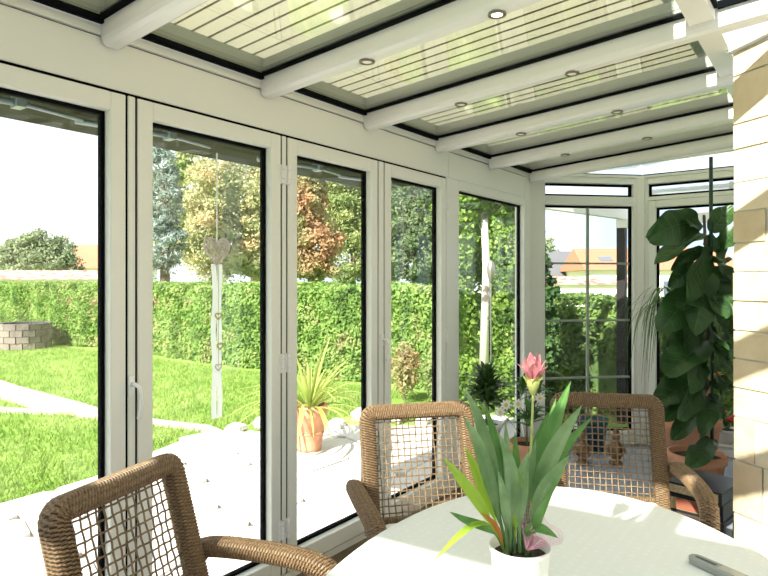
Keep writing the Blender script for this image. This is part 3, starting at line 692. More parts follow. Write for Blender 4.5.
L3([(504,552,D-.02),(497,535,D-.04),(485,526,D-.06),(466,521,D-.09),(450,512,D-.10)], .013, 'leaf_green')
L3([(504,551,D-.01),(495,528,D-.04),(480,520,D-.08),(458,535,D-.11),(434,561,D-.13)], .008, 'leaf_lime')
L3([(516,552,D),(513,510,D+.02),(505,470,D+.03),(497,440,D+.03),(491,417,D+.03)], .014, 'leaf_green')
L3([(515,553,D-.02),(512,510,D-.03),(508,475,D-.04),(507,445,D-.04),(505,421,D-.05)], .012, 'leaf_greyed')
L3([(520,553,D-.03),(519,515,D-.06),(520,490,D-.08),(524,468,D-.09),(529,451,D-.10)], .019, 'leaf_greyed')
L3([(528,552,D),(535,500,D+.01),(544,455,D+.02),(557,415,D+.02),(571,381,D+.03)], .020, 'leaf_green')
L3([(526,553,D-.02),(532,510,D-.04),(545,468,D-.06),(562,435,D-.07),(582,405,D-.08)], .021, 'leaf_greyed')
L3([(530,553,D),(538,505,D),(553,465,D+.01),(573,437,D+.02),(593,416,D+.02)], .014, 'leaf_green')
L3([(528,553,D-.03),(533,520,D-.06),(542,494,D-.09),(556,473,D-.11),(570,455,D-.13)], .020, 'leaf_greyed')
L3([(522,552,D+.01),(522,500,D+.03),(530,465,D+.05),(540,435,D+.06),(548,412,D+.06)], .017, 'leaf_green')
L3([(512,552,D+.02),(508,505,D+.04),(500,475,D+.05),(490,455,D+.06),(478,440,D+.07)], .016, 'leaf_green')
L3([(524,553,D-.02),(526,532,D-.05),(534,526,D-.07),(546,530,D-.09),(558,538,D-.10)], .014, 'leaf_green')
L3([(510,552,D-.02),(512,500,D-.07),(512,470,D-.09),(506,450,D-.10),(498,432,D-.11)], .016, 'leaf_greyed')
L3([(518,552,D+.02),(530,500,D+.06),(540,480,D+.08),(552,466,D+.10),(566,452,D+.11)], .016, 'leaf_green')
L3([(514,553,D),(516,520,D-.05),(519,495,D-.07),(518,478,D-.08),(514,462,D-.09)], .013, 'leaf_lime')
L3([(503,548,D-.02),(497,528,D-.03),(490,519,D-.05),(481,513,D-.06)], .010, 'leaf_rust', 'dry_leaf', lance)
for tx, ty, bx, dd, wd_, m_ in ((484,400,512,.05,.012,'leaf_green'), (472,432,508,.02,.011,'leaf_green'), (515,432,518,.07,.013,'leaf_green'), (556,398,527,.08,.013,'leaf_green'), (563,424,530,-.03,.012,'leaf_green'),
                                 (536,440,522,-.05,.012,'leaf_greyed'), (498,470,511,-.12,.012,'leaf_greyed'), (553,492,527,-.13,.012,'leaf_green'), (483,470,506,-.02,.010,'leaf_green'), (545,470,524,.02,.013,'leaf_lime'), (508,452,514,.05,.012,'leaf_lime')):
    L3([(bx, 552, D), (bx + (tx-bx)*.25, 552 + (ty-552)*.35, D + dd*.4), (bx + (tx-bx)*.55, 552 + (ty-552)*.70, D + dd*.8), (tx, ty, D + dd)], wd_, m_)
# sheath stalks
for px, dx in ((508,-.02),(514,0),(521,.01),(527,-.02)):
    MB().tube([at(px, 555, D + dx) - PT, at(px + (px-518)*.15, 520, D + dx) - PT, at(px + (px-518)*.3, 495, D + dx) - PT], .0065, 8, .0035).build('stalk', 'leaf_greyed', cp, True)
st = [at(524, 552, D + .02), at(527, 500, D + .03), at(531, 450, D + .03), at(533, 394, D + .03)]
MB().tube([p - PT for p in smooth_path(st)], .0035, 8, .003).build('flower_stem', 'stem_pale', cp, True)
fb = at(533, 396, D + .03); fl_ = MB().lathe([(0.0, 0), (.006, .004), (.014, .024), (.016, .038), (.010, .042), (0.0, .040)], 16).build('flower', 'bract_lime', cp, True, fb - PT)
for k in range(6):
    a = k * 1.05 + .3; d = Vector((math.cos(a), math.sin(a), 0))
    leaf(fl_, 'bract', 'bract_lime', [Vector((0,0,.02)) + d*.008, Vector((0,0,.036)) + d*.016, Vector((0,0,.05)) + d*.026], .011, (d + Vector((0,0,.4))), lance, 8, 2, .4)
for k in range(15):
    a = k * 2.4; d = Vector((math.cos(a), math.sin(a), 0)); o_ = .010 + .024 * (k / 14); h_ = .106 - .034 * (k / 14)
    leaf(fl_, 'petal', 'petal_pink', [Vector((0,0,.036)) + d*.006, Vector((0,0,.064)) + d*(o_*.8), Vector((0,0,h_)) + d*(o_*1.25)], .014, (d * -1 + Vector((0,0,.6))), lance, 8, 2, -.35)
# pink gift netting tucked into the pot, fanned out to the right
def fan(u, q, R0, dz):
    a = math.radians(100 - 88 * u); rr = R0 * q * (1 - .30 * u + .10 * math.sin(9 * u))
    return at(526 + rr * math.cos(a), 551 - rr * math.sin(a), D - .045 + dz + q * (.016 * math.sin(15 * u) - .010 * math.sin(7 * u + 5 * q))) - PT
nm2 = MB(); GU, GQ = 30, 12
for i in range(GU): nm2.tube([fan(i / (GU-1), .10 + .90 * j / (GQ-1), 48, 0) for j in range(GQ)], .00045, 4)
for j in range(GQ): nm2.tube([fan(i / (GU-1), .10 + .90 * j / (GQ-1), 48, 0) for i in range(GU)], .00045, 4)
stuff(nm2.build('gift_netting', 'net_pink', cp))
cr = [fan(i / 24, .06 + .94 * j / 8, 26, -.008) for i in range(25) for j in range(9)]
MB().add(cr, [(i*9+j, i*9+j+1, (i+1)*9+j+1, (i+1)*9+j) for i in range(24) for j in range(8) if (i + j) % 2 or j < 3]).build('crumpled_netting', 'net_pink', cp)

# ------------------------------------------------------------------ handset on the table
def on_table(px, py, z=0.7475):
    t = (1.5 - z) * FPX / (py - HOR); return at(px, py, t)
a, b = on_table(690, 560), on_table(748, 586); dv = (b - a); Lh = 0.155
ph_ = thing('handset', 'slim grey rounded handset lying on the white tablecloth', 'handset', (a.x, a.y, 0.7476), math.atan2(dv.y, dv.x))
pl = [(0.0 + .017*(1-math.cos(q)) - .0, .017*math.sin(q)) for q in [math.pi*k/10 - math.pi/2 for k in range(0)]]
outl = [(.020 - .020*math.cos(q), .020*math.sin(q)) for q in [math.pi/2 - math.pi*k/12 for k in range(13)]]
outl = [(x, y) for x, y in outl] + [(Lh, -.021), (Lh + .004, -.015), (Lh + .004, .015), (Lh, .021)]
bevel(MB().prism(outl[::-1] if False else outl, 0.0, 0.017).build('body', 'device_grey', ph_), 0.006, 3)
bevel(MB().prism([(.018,-.004),(.075,-.006),(.075,.006),(.018,.004)], .0168, .0185).build('key_strip', 'device_dark', ph_), .001, 1)
bevel(MB().prism([(.085,-.014),(.145,-.014),(.145,.014),(.085,.014)], .0168, .0180).build('display', 'device_silver', ph_), .001, 1)

# ------------------------------------------------------------------ fiddle-leaf fig behind the chair
FD = 3.75; FG = gnd(697, FD)
stl = thing('plant_stool', 'low dark wooden stool under the fig pot', 'stool', FG)
bevel(MB().lathe([(0, .12), (.17, .12), (.17, .15), (0, .15)], 24).build('stool_top', 'stool_wood', stl), .004)
for k in range(3):
    q = k*2.1; MB().tube([(.13*math.cos(q), .13*math.sin(q), 0.001), (.12*math.cos(q), .12*math.sin(q), .12)], .016, 8).build('leg', 'stool_wood', stl)
fg = thing('fiddle_leaf_fig', 'tall fiddle-leaf fig with big dark leaves in a terracotta pot beside the stone wall', 'plant', FG + Vector((0, 0, .1505)))
FO = FG + Vector((0, 0, .1505))
MB().lathe([(0, 0), (.115, 0), (.155, .24), (.168, .245), (.170, .295), (.155, .297), (.148, .25), (0, .25)], 32).build('pot', 'terracotta', fg, True)
MB().lathe([(0, .252), (.149, .251), (.149, .262), (0, .275)], 24).build('soil', 'soil', fg)
MB().tube([at(712, 455, FD) - FO, at(712, 380, FD) - FO, at(711, 280, FD) - FO, at(711, 157, FD) - FO], .011, 8).build('stake', 'stake_green', fg, True)
MB().tube([p - FO for p in smooth_path([at(702, 455, FD), at(703, 380, FD - .03), at(709, 320, FD), at(706, 260, FD - .02), at(704, 215, FD)])], .016, 8, .008).build('stem', 'bark', fg, True)
FL = [((706,268),(668,286),12,-.10), ((708,300),(676,308),11,-.2), ((706,290),(726,318),13,-.24), ((704,322),(668,352),13,-.05), ((710,350),(730,352),11,-.22), ((706,360),(690,392),13,-.30), ((706,395),(664,420),11,-.22), ((710,400),(702,436),11,-.24), ((714,262),(728,262),10,-.2), ((702,228),(676,216),13,-.02), ((712,310),(736,306),11,-.1), ((712,385),(733,388),10,-.05), ((700,222),(648,240),20,-.1), ((703,232),(655,264),14,-.15), ((711,232),(733,206),12,-.05), ((714,250),(742,228),14,-.12), ((707,250),(671,270),9,-.06), ((712,252),(687,300),19,-.22), ((713,258),(735,288),12,-.08),
      ((702,284),(660,332),20,-.16), ((706,283),(694,334),16,-.26), ((714,280),(738,332),18,-.14), ((704,312),(684,352),15,-.12), ((712,325),(722,372),15,-.20), ((706,338),(665,374),22,-.22), ((706,374),(655,404),19,-.16),
      ((709,378),(680,420),15,-.28), ((714,362),(723,402),12,-.12), ((704,405),(672,440),12,-.16), ((712,438),(688,470),13,-.26), ((714,300),(728,340),14,-.05), ((706,300),(690,320),14,.06), ((712,270),(730,300),16,.08), ((705,345),(722,360),16,.10),
      ((704,240),(726,262),14,.08), ((706,330),(676,322),12,.08), ((708,395),(722,420),11,.02), ((704,260),(682,252),12,.1), ((708,255),(700,312),16,-.14), ((713,345),(735,372),13,-.02), ((705,310),(664,300),13,.05)]
for (b0, t0, hw, dd) in FL:
    p0 = at(b0[0], b0[1], FD - .01); p1 = at(t0[0], t0[1], FD + dd); mid = (p0 + p1) * .5 + Vector((0, 0, .035)) - Vector((CF[0], CF[1], 0)) * .03
    hint = Vector((-CF[0], -CF[1], random.uniform(-.1, 1.3))) + Vector((random.uniform(-.8, .8), random.uniform(-.8, .8), 0))
    lf = leaf(fg, 'leaf', 'fig_leaf', [p0, mid, p1], hw * FD / FPX, hint, fiddle, 16, 5, .30, .15, FO)
    # pale midrib and side veins riding on the leaf
    me = lf.data; k = 11; vv = [x.co.copy() for x in me.vertices]; vb = MB(); off = Vector((-CF[0], -CF[1], .3)).normalized() * .0025
    vb.tube([vv[i*k + 5] + off for i in range(1, 16)], .0022, 4, .0008)
    for i in (4, 6, 8, 10, 12):
        for sgn in (-1, 1): vb.tube([vv[i*k + 5] + off, vv[min(16, i+1)*k + 5 + 2*sgn] + off, vv[min(16, i+2)*k + 5 + 4*sgn] + off], .0012, 3, .0006)
    vb.build('veins', 'fig_vein', lf)

# large terracotta planter with a strap-leaved plant behind the fig
SG = gnd(690, 4.4); SO = SG
sp_ = thing('ponytail_plant', 'arching thin-leaved plant in a large terracotta planter behind the fig', 'plant', SO)
MB().lathe([(0, 0), (.15, 0), (.19, .44), (.205, .45), (.207, .52), (.192, .522), (.185, .46), (0, .46)], 32).build('pot', 'terracotta', sp_, True)
MB().lathe([(0, .462), (.184, .461), (.184, .475), (0, .48)], 24).build('soil', 'soil', sp_)
crown = at(682, 318, 4.35); MB().tube([Vector((0.03, 0, .47)), (crown - SO) * .5 + Vector((0.03, 0, .26)), crown - SO], .035, 8, .018).build('stem', 'bark', sp_, True)
sb = MB(); 
for k in range(130):
    a = random.uniform(0, 2*math.pi); ln = random.uniform(.25, .5); d = Vector((math.cos(a), math.sin(a), 0)); up_ = random.uniform(.05, .28)
    P = smooth_path([crown - SO, crown - SO + d*ln*.4 + Vector((0,0,up_)), crown - SO + d*ln*.85 + Vector((0,0,up_*.6)), crown - SO + d*ln*1.0 + Vector((0,0,-random.uniform(.05,.45)))], 2)
    for i in range(len(P) - 1):
        s0 = d.cross(Vector((0,0,1))) * (.010 * (1 - i / len(P))); s1 = d.cross(Vector((0,0,1))) * (.010 * (1 - (i+1) / len(P)))
        sb.add([P[i]-s0, P[i]+s0, P[i+1]+s1, P[i+1]-s1], [(0,1,2,3)])
sb.build('foliage', 'strap_leaf', sp_)

# ------------------------------------------------------------------ two big books on a low stand by the stone wall
BG = at(699, HOR, 3.06); bz = math.atan2(PE.y, PE.x) + .42
std = thing('book_stand', 'low dark stand with blue cloth under the two books', 'stand', (BG.x, BG.y, 0), bz)
bevel(MB().box((-.165, -.15, .345), (.165, .15, .368)).build('stand_top', 'stool_wood', std), .004)
for sx in (-1, 1):
    for sy in (-1, 1): MB().box((sx*.14-.015, sy*.105-.015, 0.001), (sx*.14+.015, sy*.105+.015, .345)).build('leg', 'stool_wood', std)
def book(z, h, lab, grp, ang, label_panel):
    b_ = thing('book', lab, 'book', (BG.x, BG.y, z), bz + ang, grp)
    bevel(MB().box((-.155, -.145, 0), (.155, .145, .010)).build('cover', 'book_black', b_), .002, 1)
    bevel(MB().box((-.155, -.145, h - .010), (.155, .145, h)).build('cover', 'book_black', b_), .002, 1)
    MB().box((-.148, -.138, .010), (.140, .138, h - .010)).build('pages', 'page_edge', b_)
    MB().box((.140, -.145, .010), (.155, .145, h - .010)).build('spine', 'book_black', b_)
    if label_panel:
        MB().box((-.06, -.1405, .014), (.10, -.138, h - .014)).build('label_panel', 'book_label', b_); MB().box((-.07, -.1395, .011), (.11, -.1381, h - .011)).build('label_border', 'book_gold', b_)
book(.3685, .078, 'lower thick book with red-brown panel, under the black book', 'books on the low stand', 0.03, True)
book(.447, .060, 'upper black book with cream page edges, on top of the stack', 'books on the low stand', 0.0, False)

# ------------------------------------------------------------------ plants in the bay corner, behind the middle chair
def rosette(parent, m, c, n_, ln, wid, o, lift=(-.2, 1.0)):
    for k in range(n_):
        a = random.uniform(0, 2*math.pi); el = random.uniform(*lift); d = Vector((math.cos(a)*math.cos(el), math.sin(a)*math.cos(el), math.sin(el)))
        l = ln * random.uniform(.7, 1.1); p0 = c + Vector((0, 0, random.uniform(-.06, .06)))
        leaf(parent, 'leaf', m, [p0, p0 + d*l*.55 + Vector((0,0,l*.08)), p0 + d*l - Vector((0,0,l*.12))], wid, Vector((0,0,1)) + d*.2, lance, 6, 1, .3, 0, o)
def tpot(parent, r, h, m='terracotta'):
    MB().lathe([(0, 0), (r*.70, 0), (r*.92, h*.78), (r*1.0, h*.80), (r*1.02, h), (r*.93, h), (r*.88, h*.82), (0, h*.82)], 28).build('pot', m, parent, True)
    MB().lathe([(0, h*.825), (r*.87, h*.825), (r*.87, h*.86), (0, h*.88)], 20).build('soil', 'soil', parent)
DG = gnd(487, 4.45)
dst = thing('plant_stand', 'small round white stand under the dark bushy dracaena', 'stand', DG); 
bevel(MB().lathe([(0,.28),(.17,.28),(.17,.30),(0,.30)], 24).build('stand_top', 'white_lacquer', dst), .003); MB().lathe([(0,.002),(.13,.002),(.12,.02),(.025,.04),(.02,.28),(0,.28)], 20).build('pedestal', 'white_lacquer', dst, True)
dr = thing('dracaena', 'dark bushy dracaena in a white pot behind the middle chair', 'plant', DG + Vector((0,0,.3005))); DO = DG + Vector((0,0,.3005))
tpot(dr, .11, .17, 'pot_white'); MB().tube([(0,0,.14), at(487, 395, 4.45) - DO], .014, 8).build('stem', 'bark', dr)
rosette(dr, 'drac_leaf', at(487, 396, 4.45), 110, .235, .024, DO, (-.4, 1.4)); rosette(dr, 'drac_leaf', at(487, 383, 4.45), 60, .17, .022, DO, (-.1, 1.5))
HG = gnd(527, 4.1)
hst = thing('plant_stand', 'low dark stand under the terracotta flower pot', 'stand', HG)
bevel(MB().lathe([(0,.20),(.14,.20),(.14,.22),(0,.22)], 24).build('stand_top', 'stool_wood', hst), .003); MB().lathe([(0,.002),(.11,.002),(.10,.02),(.03,.04),(.025,.20),(0,.20)], 20).build('pedestal', 'stool_wood', hst, True)
HO = HG + Vector((0,0,.2205)); hb = thing('flowering_plant', 'leafy plant with white daisies in a terracotta pot, beside the dracaena', 'plant', HO)
tpot(hb, .125, .20)
MB().tube([(0,0,.17), at(526, 390, 4.1) - HO], .008, 6, .003).build('stem', 'bark', hb)
rosette(hb, 'leaf_green', at(529, 418, 4.1), 40, .15, .022, HO, (-.2, 1.3)); rosette(hb, 'leaf_green', at(538, 392, 4.1), 40, .14, .016, HO, (-.4, 1.4)); rosette(hb, 'leaf_green', at(522, 388, 4.1), 26, .13, .014, HO, (-.2, 1.4))
for px, py in ((506,405),(518,404),(500,412),(540,398)):
    c = at(px, py, 3.95) - HO; fw = MB().lathe([(0,-.006),(.012,-.004),(.012,.004),(0,.008)], 10).build('flower', 'petal_yellow', hb, True, c)
    for k in range(9):
        a = k*.7; r = Vector((CR[0]*math.cos(a), CR[1]*math.cos(a), math.sin(a))); leaf(fw, 'petal', 'petal_white', [r*.008, r*.024, r*.038], .009, (-CF[0], -CF[1], .2), lance, 5, 1, .1)
    MB().tube([Vector((0,0,.18)), c*.6 + Vector((0,0,.09)), c], .002, 4).build('stalk', 'leaf_green', hb)
# red and orange flowering plants on the window side behind the fig
RG = gnd(726, 4.55); rst = thing('plant_stand', 'white stand under the red flowers, next to the stone wall', 'stand', RG)
bevel(MB().box((-.14,-.14,.28), (.14,.14,.30)).build('stand_top', 'white_lacquer', rst), .003)
for sx in (-1,1):
    for sy in (-1,1): MB().box((sx*.12-.01, sy*.12-.01, .002), (sx*.12+.01, sy*.12+.01, .28)).build('leg', 'white_lacquer', rst)
RO = RG + Vector((0,0,.3005)); rp_ = thing('red_flowering_plant', 'small plant with red flowers between the fig and the stone wall', 'plant', RO)
tpot(rp_, .09, .10, 'pot_white'); rosette(rp_, 'leaf_green', RO + Vector((0,0,.13)), 22, .10, .018, RO, (0, 1.3))
for k in range(10):
    c = Vector((random.uniform(-.09,.09), random.uniform(-.09,.09), random.uniform(.16,.23))); fw = MB().lathe([(0,-.012),(.018,-.004),(.020,.006),(.008,.014),(0,.010)], 9).build('flower', 'petal_red', rp_, True, c)
OG = gnd(702, 5.2); ost = thing('plant_stand', 'tall slim stand under the orange flowers, behind the fig stem', 'stand', OG)
MB().lathe([(0,.002),(.13,.002),(.12,.02),(.02,.04),(.02,.48),(.13,.49),(.13,.51),(0,.51)], 20).build('pedestal', 'stool_wood', ost, True)
OO = OG + Vector((0,0,.5105)); op = thing('orange_flowering_plant', 'plant with orange and yellow flowers seen behind the fig stem', 'plant', OO)
tpot(op, .10, .14); rosette(op, 'leaf_green', OO + Vector((0,0,.16)), 20, .12, .018, OO, (-.1, 1.2))
for k in range(18):
    c = Vector((random.uniform(-.17,.17), random.uniform(-.17,.17), random.uniform(.14,.30))); MB().lathe([(0,-.012),(.020,-.004),(.024,.008),(.008,.016),(0,.010)], 9).build('flower', 'petal_orange', op, True, c)
# carved figurines and a blue pot on the floor in the bay
for i, (px, lab) in enumerate(((583, 'dark carved wooden figurine standing left on the bay floor'), (616, 'dark carved wooden figurine standing right on the bay floor'))):
    G_ = gnd(px, 5.0); fgn = thing('figurine', lab, 'figurine', G_, 0, 'carved figurines on the bay floor')
    MB().lathe([(0,.001),(.05,.001),(.052,.02),(.035,.03),(.045,.07),(.060,.11),(.052,.155),(.030,.18),(.022,.19),(0,.19)], 18).build('body', 'figurine_wood', fgn, True)
    MB().lathe([(0,.188),(.022,.190),(.034,.215),(.032,.24),(.018,.258),(.030,.262),(.012,.29),(0,.292)], 16).build('head', 'figurine_wood', fgn, True)
    for s in (-1, 1): MB().tube([(s*.050,0,.155),(s*.072,-.01,.12),(s*.055,-.045,.085),(s*.02,-.06,.09)], .014, 8, .010).build('arm', 'figurine_wood', fgn, True)
bp_ = thing('blue_planter', 'glazed blue planter on the floor by the bay window', 'planter', gnd(592, 5.38))
MB().lathe([(0,.001),(.10,.001),(.13,.25),(.14,.255),(.14,.29),(.125,.292),(.12,.25),(0,.25)], 28).build('pot', 'blue_glaze', bp_, True); MB().lathe([(0,.252),(.119,.251),(.119,.262),(0,.27)], 20).build('soil', 'soil', bp_)

# ------------------------------------------------------------------ heart hanger on the second door leaf
HD = 2.2 / (-(CF[0] + (217 - 384) / FPX * CR[0])) - 0.02
hc = at(217, 250, HD); hh_ = thing('hanging_heart', 'pale wicker heart with white ribbon hanging at the second door pane', 'decoration', (-2.185, hc.y, 2.06))
Hr = Vector((-2.185, hc.y, 2.06))
def heart(u): return (16 * math.sin(u) ** 3 / 16, (13*math.cos(u) - 5*math.cos(2*u) - 2*math.cos(3*u) - math.cos(4*u)) / 16)
hm = MB(); cz = hc.z - Hr.z
for k in range(30):
    sc_ = random.uniform(.12, 1.0); p_ = []; o1, o2 = random.uniform(-.12, .12), random.uniform(-.12, .12); a0 = random.uniform(0, 6.3)
    for q in range(15):
        u = a0 + q * .33; x, y = heart(u); p_.append(Vector((random.uniform(-.006, .006), (x*sc_ + o1*(1-sc_)) * .068, (y*sc_ + o2*(1-sc_)) * .068 + cz)))
    hm.tube(p_, .0014, 4)
hm.tube([Vector((0, heart(q*.2)[0]*.070, heart(q*.2)[1]*.070 + cz)) for q in range(33)], .0035, 6)
hm.build('wicker_heart', 'twig_pale', hh_)
MB().box((-.0008, -.0035, cz + .03), (.0008, .0035, -0.0)).build('string', 'ribbon_white', hh_)
rb = MB(); 
zb = at(217, 418, HD).z - Hr.z; z0 = cz - .062
for s in (-.014, .013):
    P = [Vector((.004 * math.sin(k * .7 + s * 90), s + .002 * math.sin(k * .5), z0 + (zb - z0) * k / 20)) for k in range(21)]
    for a, b in zip(P, P[1:]): rb.add([a + Vector((0,-.0135,0)), a + Vector((0,.0135,0)), b + Vector((0,.0135,0)), b + Vector((0,-.0135,0))], [(0,1,2,3)])
rb.build('ribbon', 'ribbon_white', hh_)
for px, py, m_ in ((218,316,'heart_gold'), (221.5,346,'heart_gold'), (218,367,'twig_pale')):
    c = at(px, py, HD) - Hr; MB().tube([Vector((0.008, heart(q*.2)[0]*.016 + c.y, heart(q*.2)[1]*.016 + c.z)) for q in range(33)], .0032, 6, cap=False).build('small_heart', m_, hh_)
MB().tube([Vector((.008, 0.003, z0)), Vector((.008, .003, zb + .22))], .0012, 4).build('cord', 'heart_gold', hh_)

# ------------------------------------------------------------------ garden
def scatter_box(n_, x0, x1, ydir, th, h0, h1):
    """points on the surface of a long box along x, front face y = ydir(x)"""
    s = rng.uniform(0, 1, n_); x = rng.uniform(x0, x1, n_); P = np.zeros((n_, 3)); N_ = np.zeros((n_, 3))
    f = s < .72; yb = np.array([ydir(q) for q in x]); wv = .07*np.sin(x*2.1) + .05*np.sin(x*5.3 + 1)
    z = rng.uniform(h0, h1, n_); P[:, 0] = x
    P[:, 1] = np.where(f, yb + wv + .05*np.sin(z*6 + x*3) + rng.uniform(-.06, .05, n_), yb + rng.uniform(0, th, n_)); P[:, 2] = np.where(f, z, h1 + .03*np.sin(x*4) + rng.uniform(-.06, .05, n_))
    N_[:, 1] = np.where(f, -1, 0); N_[:, 2] = np.where(f, .3, 1); return P, N_
def hedge(lab, x0, x1, ydir, h, n_, m):
    e = thing('hedge', lab, 'hedge', ((x0 + x1)/2, ydir((x0+x1)/2) + .4, -.1)); o = np.array(e.location)
    core = MB(); k = 12
    for i in range(k):
        a = x0 + (x1-x0)*i/k; b = x0 + (x1-x0)*(i+1)/k
        core.hexa([(a,ydir(a)+.1,-.1),(b,ydir(b)+.1,-.1),(b,ydir(b)+.8,-.1),(a,ydir(a)+.8,-.1),(a,ydir(a)+.1,h-.1),(b,ydir(b)+.1,h-.1),(b,ydir(b)+.8,h-.1),(a,ydir(a)+.8,h-.1)])
    loc(core, o).build('core', m, e)
    P, N_ = scatter_box(n_, x0, x1, ydir, .9, -.08, h)
    for xe_, sg in ((x0, -1), (x1, 1)):
        q = np.stack([xe_ + rng.uniform(-.05, .06, 2500) * sg, ydir(xe_) + rng.uniform(0, .9, 2500), rng.uniform(-.08, h, 2500)], 1); P = np.concatenate([P, q]); N_ = np.concatenate([N_, np.tile([sg, 0, .3], (2500, 1))])
    quads('foliage', leaf_cards(P - o, .085, .45, N_, .8), m, e); return e
hedge('long clipped green hedge along the back of the lawn', -21, -4.72, lambda x: 7.5, 1.40, 80000, 'hedge_leaf')
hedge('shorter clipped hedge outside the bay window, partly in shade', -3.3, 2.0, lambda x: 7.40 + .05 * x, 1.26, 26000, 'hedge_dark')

def clumps(n_, els, shell):
    """leaf points gathered in boughs around the ellipsoids' shells"""
    k = 26 * len(els); C0, d0 = in_ellipsoids(k, els, .55); rr = np.array([min(e[3:]) for e in els]).mean() * .30
    i_ = rng.integers(0, k, int(n_ * .75)); g = rng.normal(size=(len(i_), 3)); g /= np.linalg.norm(g, axis=1)[:, None]
    P1 = C0[i_] + g * rr * rng.uniform(.4, 1.15, len(i_))[:, None] * np.array([1.1, 1.1, .75]); N1 = g * .7 + d0[i_] * .6 + np.array([0, 0, .3])
    P2, N2 = in_ellipsoids(n_ - len(i_), els, shell); P2 = P2
    return np.concatenate([P1, P2]), np.concatenate([N1, N2])
def tree(name, lab, base, els, n_, size, m, trunk_r, trunk_h, bark='bark', asp=.6, group=None, shell=.45):
    e = thing(name, lab, 'tree', base, 0, group); o = np.array(base)
    P, d = clumps(n_, els, shell); quads('crown', leaf_cards(P - o, size, asp, d * .8), m, e)
    MB().tube([Vector((0,0,-.02)), Vector((.05,.02,trunk_h*.5)), Vector((-.03,0,trunk_h))], trunk_r, 10, trunk_r*.6).build('trunk', bark, e, True); return e
def el(px, py, d, rx, ry, depth=None):   # ellipsoid given by the picture: radii in px
    c = at(px, py, d); k = d / FPX; return (c.x, c.y, c.z, rx*k, (depth or rx)*k, ry*k)
def base(px, d): p = gnd(px, d); return Vector((p.x, p.y, -.1))
GT = 'trees behind the hedge'
tree('round_tree', 'distant round green tree above the low roof at far left', base(36, 42), [el(38, 262, 42, 36, 28), el(10, 264, 42, 26, 20), el(64, 266, 42, 20, 18), el(40, 244, 42, 20, 14), el(22, 250, 42, 18, 14)], 22000, .24, 'far_tree', .3, 3, group=GT)
tree('blue_spruce', 'pale blue-grey spruce behind the second door pane', base(164, 19), [el(163, 120, 19, 9, 40), el(164, 165, 19, 15, 34), el(165, 205, 19, 20, 32), el(163, 245, 19, 24, 36)], 13000, .17, 'spruce', .18, 5, asp=.25, group=GT)
tree('birch_tree', 'pale yellow birch around the hanging heart', base(222, 22), [el(208, 195, 22, 26, 42), el(245, 190, 22, 32, 50), el(232, 240, 22, 42, 46), el(204, 245, 22, 24, 40), el(262, 245, 22, 24, 40)], 32000, .13, 'birch_leaf', .14, 6, 'birch_bark', group=GT)
tree('autumn_tree', 'rust-orange autumn tree behind the third door pane', base(310, 18), [el(305, 205, 18, 24, 34), el(318, 245, 18, 26, 40), el(297, 250, 18, 20, 36), el(310, 180, 18, 18, 24)], 26000, .115, 'autumn_leaf', .13, 4, group=GT)
tree('yellow_green_tree', 'yellowish green tree beside the rust-orange one', base(352, 23), [el(345, 215, 23, 24, 34), el(352, 250, 23, 28, 40), el(370, 225, 23, 22, 40), el(338, 190, 23, 18, 30)], 24000, .12, 'yellow_green', .13, 4, group=GT)
tree('dark_leafy_tree', 'dark green tree behind the fourth door pane', base(415, 21), [el(405, 215, 21, 26, 40), el(425, 220, 21, 28, 44), el(415, 255, 21, 34, 34), el(440, 250, 21, 26, 40)], 26000, .13, 'dark_tree', .16, 5, group=GT)
tree('tall_background_tree', 'tall dark tree rising far behind the birch', base(255, 34), [el(250, 180, 34, 46, 60), el(200, 190, 34, 40, 55), el(290, 190, 34, 36, 60), el(165, 210, 34, 30, 60)], 14000, .34, 'yellow_green', .3, 8, group=GT)
tree('tall_background_tree', 'tall green tree rising far behind the dark leafy one', base(392, 27), [el(365, 190, 27, 36, 60), el(405, 185, 27, 40, 60), el(440, 200, 27, 36, 56), el(330, 200, 27, 30, 60), el(480, 220, 27, 34, 50)], 14000, .32, 'dark_tree', .3, 8, group=GT)
bt = tree('garden_birch', 'birch with a pale trunk and ivy, outside the fixed pane', base(483, 9.4), [el(480, 190, 9.4, 32, 24), el(505, 196, 9.4, 20, 26), el(466, 205, 9.4, 16, 26)], 12000, .10, 'ivy', .075, 3.6, 'birch_bark')
tree('evergreen_bush', 'tall yellow-green evergreen left of the pale birch trunk', base(462, 11.6), [el(456, 250, 11.6, 19, 60), el(460, 320, 11.6, 18, 60), el(452, 200, 11.6, 18, 40)], 16000, .10, 'ivy', .06, 1.5, shell=.7, group='evergreens by the birch')
tree('evergreen_bush', 'tall yellow-green evergreen right of the pale birch trunk', base(512, 11.6), [el(508, 250, 11.6, 19, 60), el(510, 320, 11.6, 19, 62), el(518, 205, 11.6, 18, 40)], 17000, .10, 'ivy', .06, 1.5, shell=.7, group='evergreens by the birch')
tree('evergreen_bush', 'dark evergreen directly behind the pale birch trunk', base(488, 13), [el(486, 225, 13, 36, 50), el(488, 300, 13, 38, 60), el(470, 190, 13, 26, 40), el(510, 195, 13, 26, 40)], 16000, .12, 'ivy', .06, 1.5, group='evergreens by the birch')
tree('columnar_cypress', 'dark columnar cypress just outside the bay corner', base(537, 6.6), [el(537, 262, 6.6, 13, 36), el(537, 320, 6.6, 20, 60), el(538, 370, 6.6, 24, 50)], 12000, .06, 'cypress', .05, 1.2)
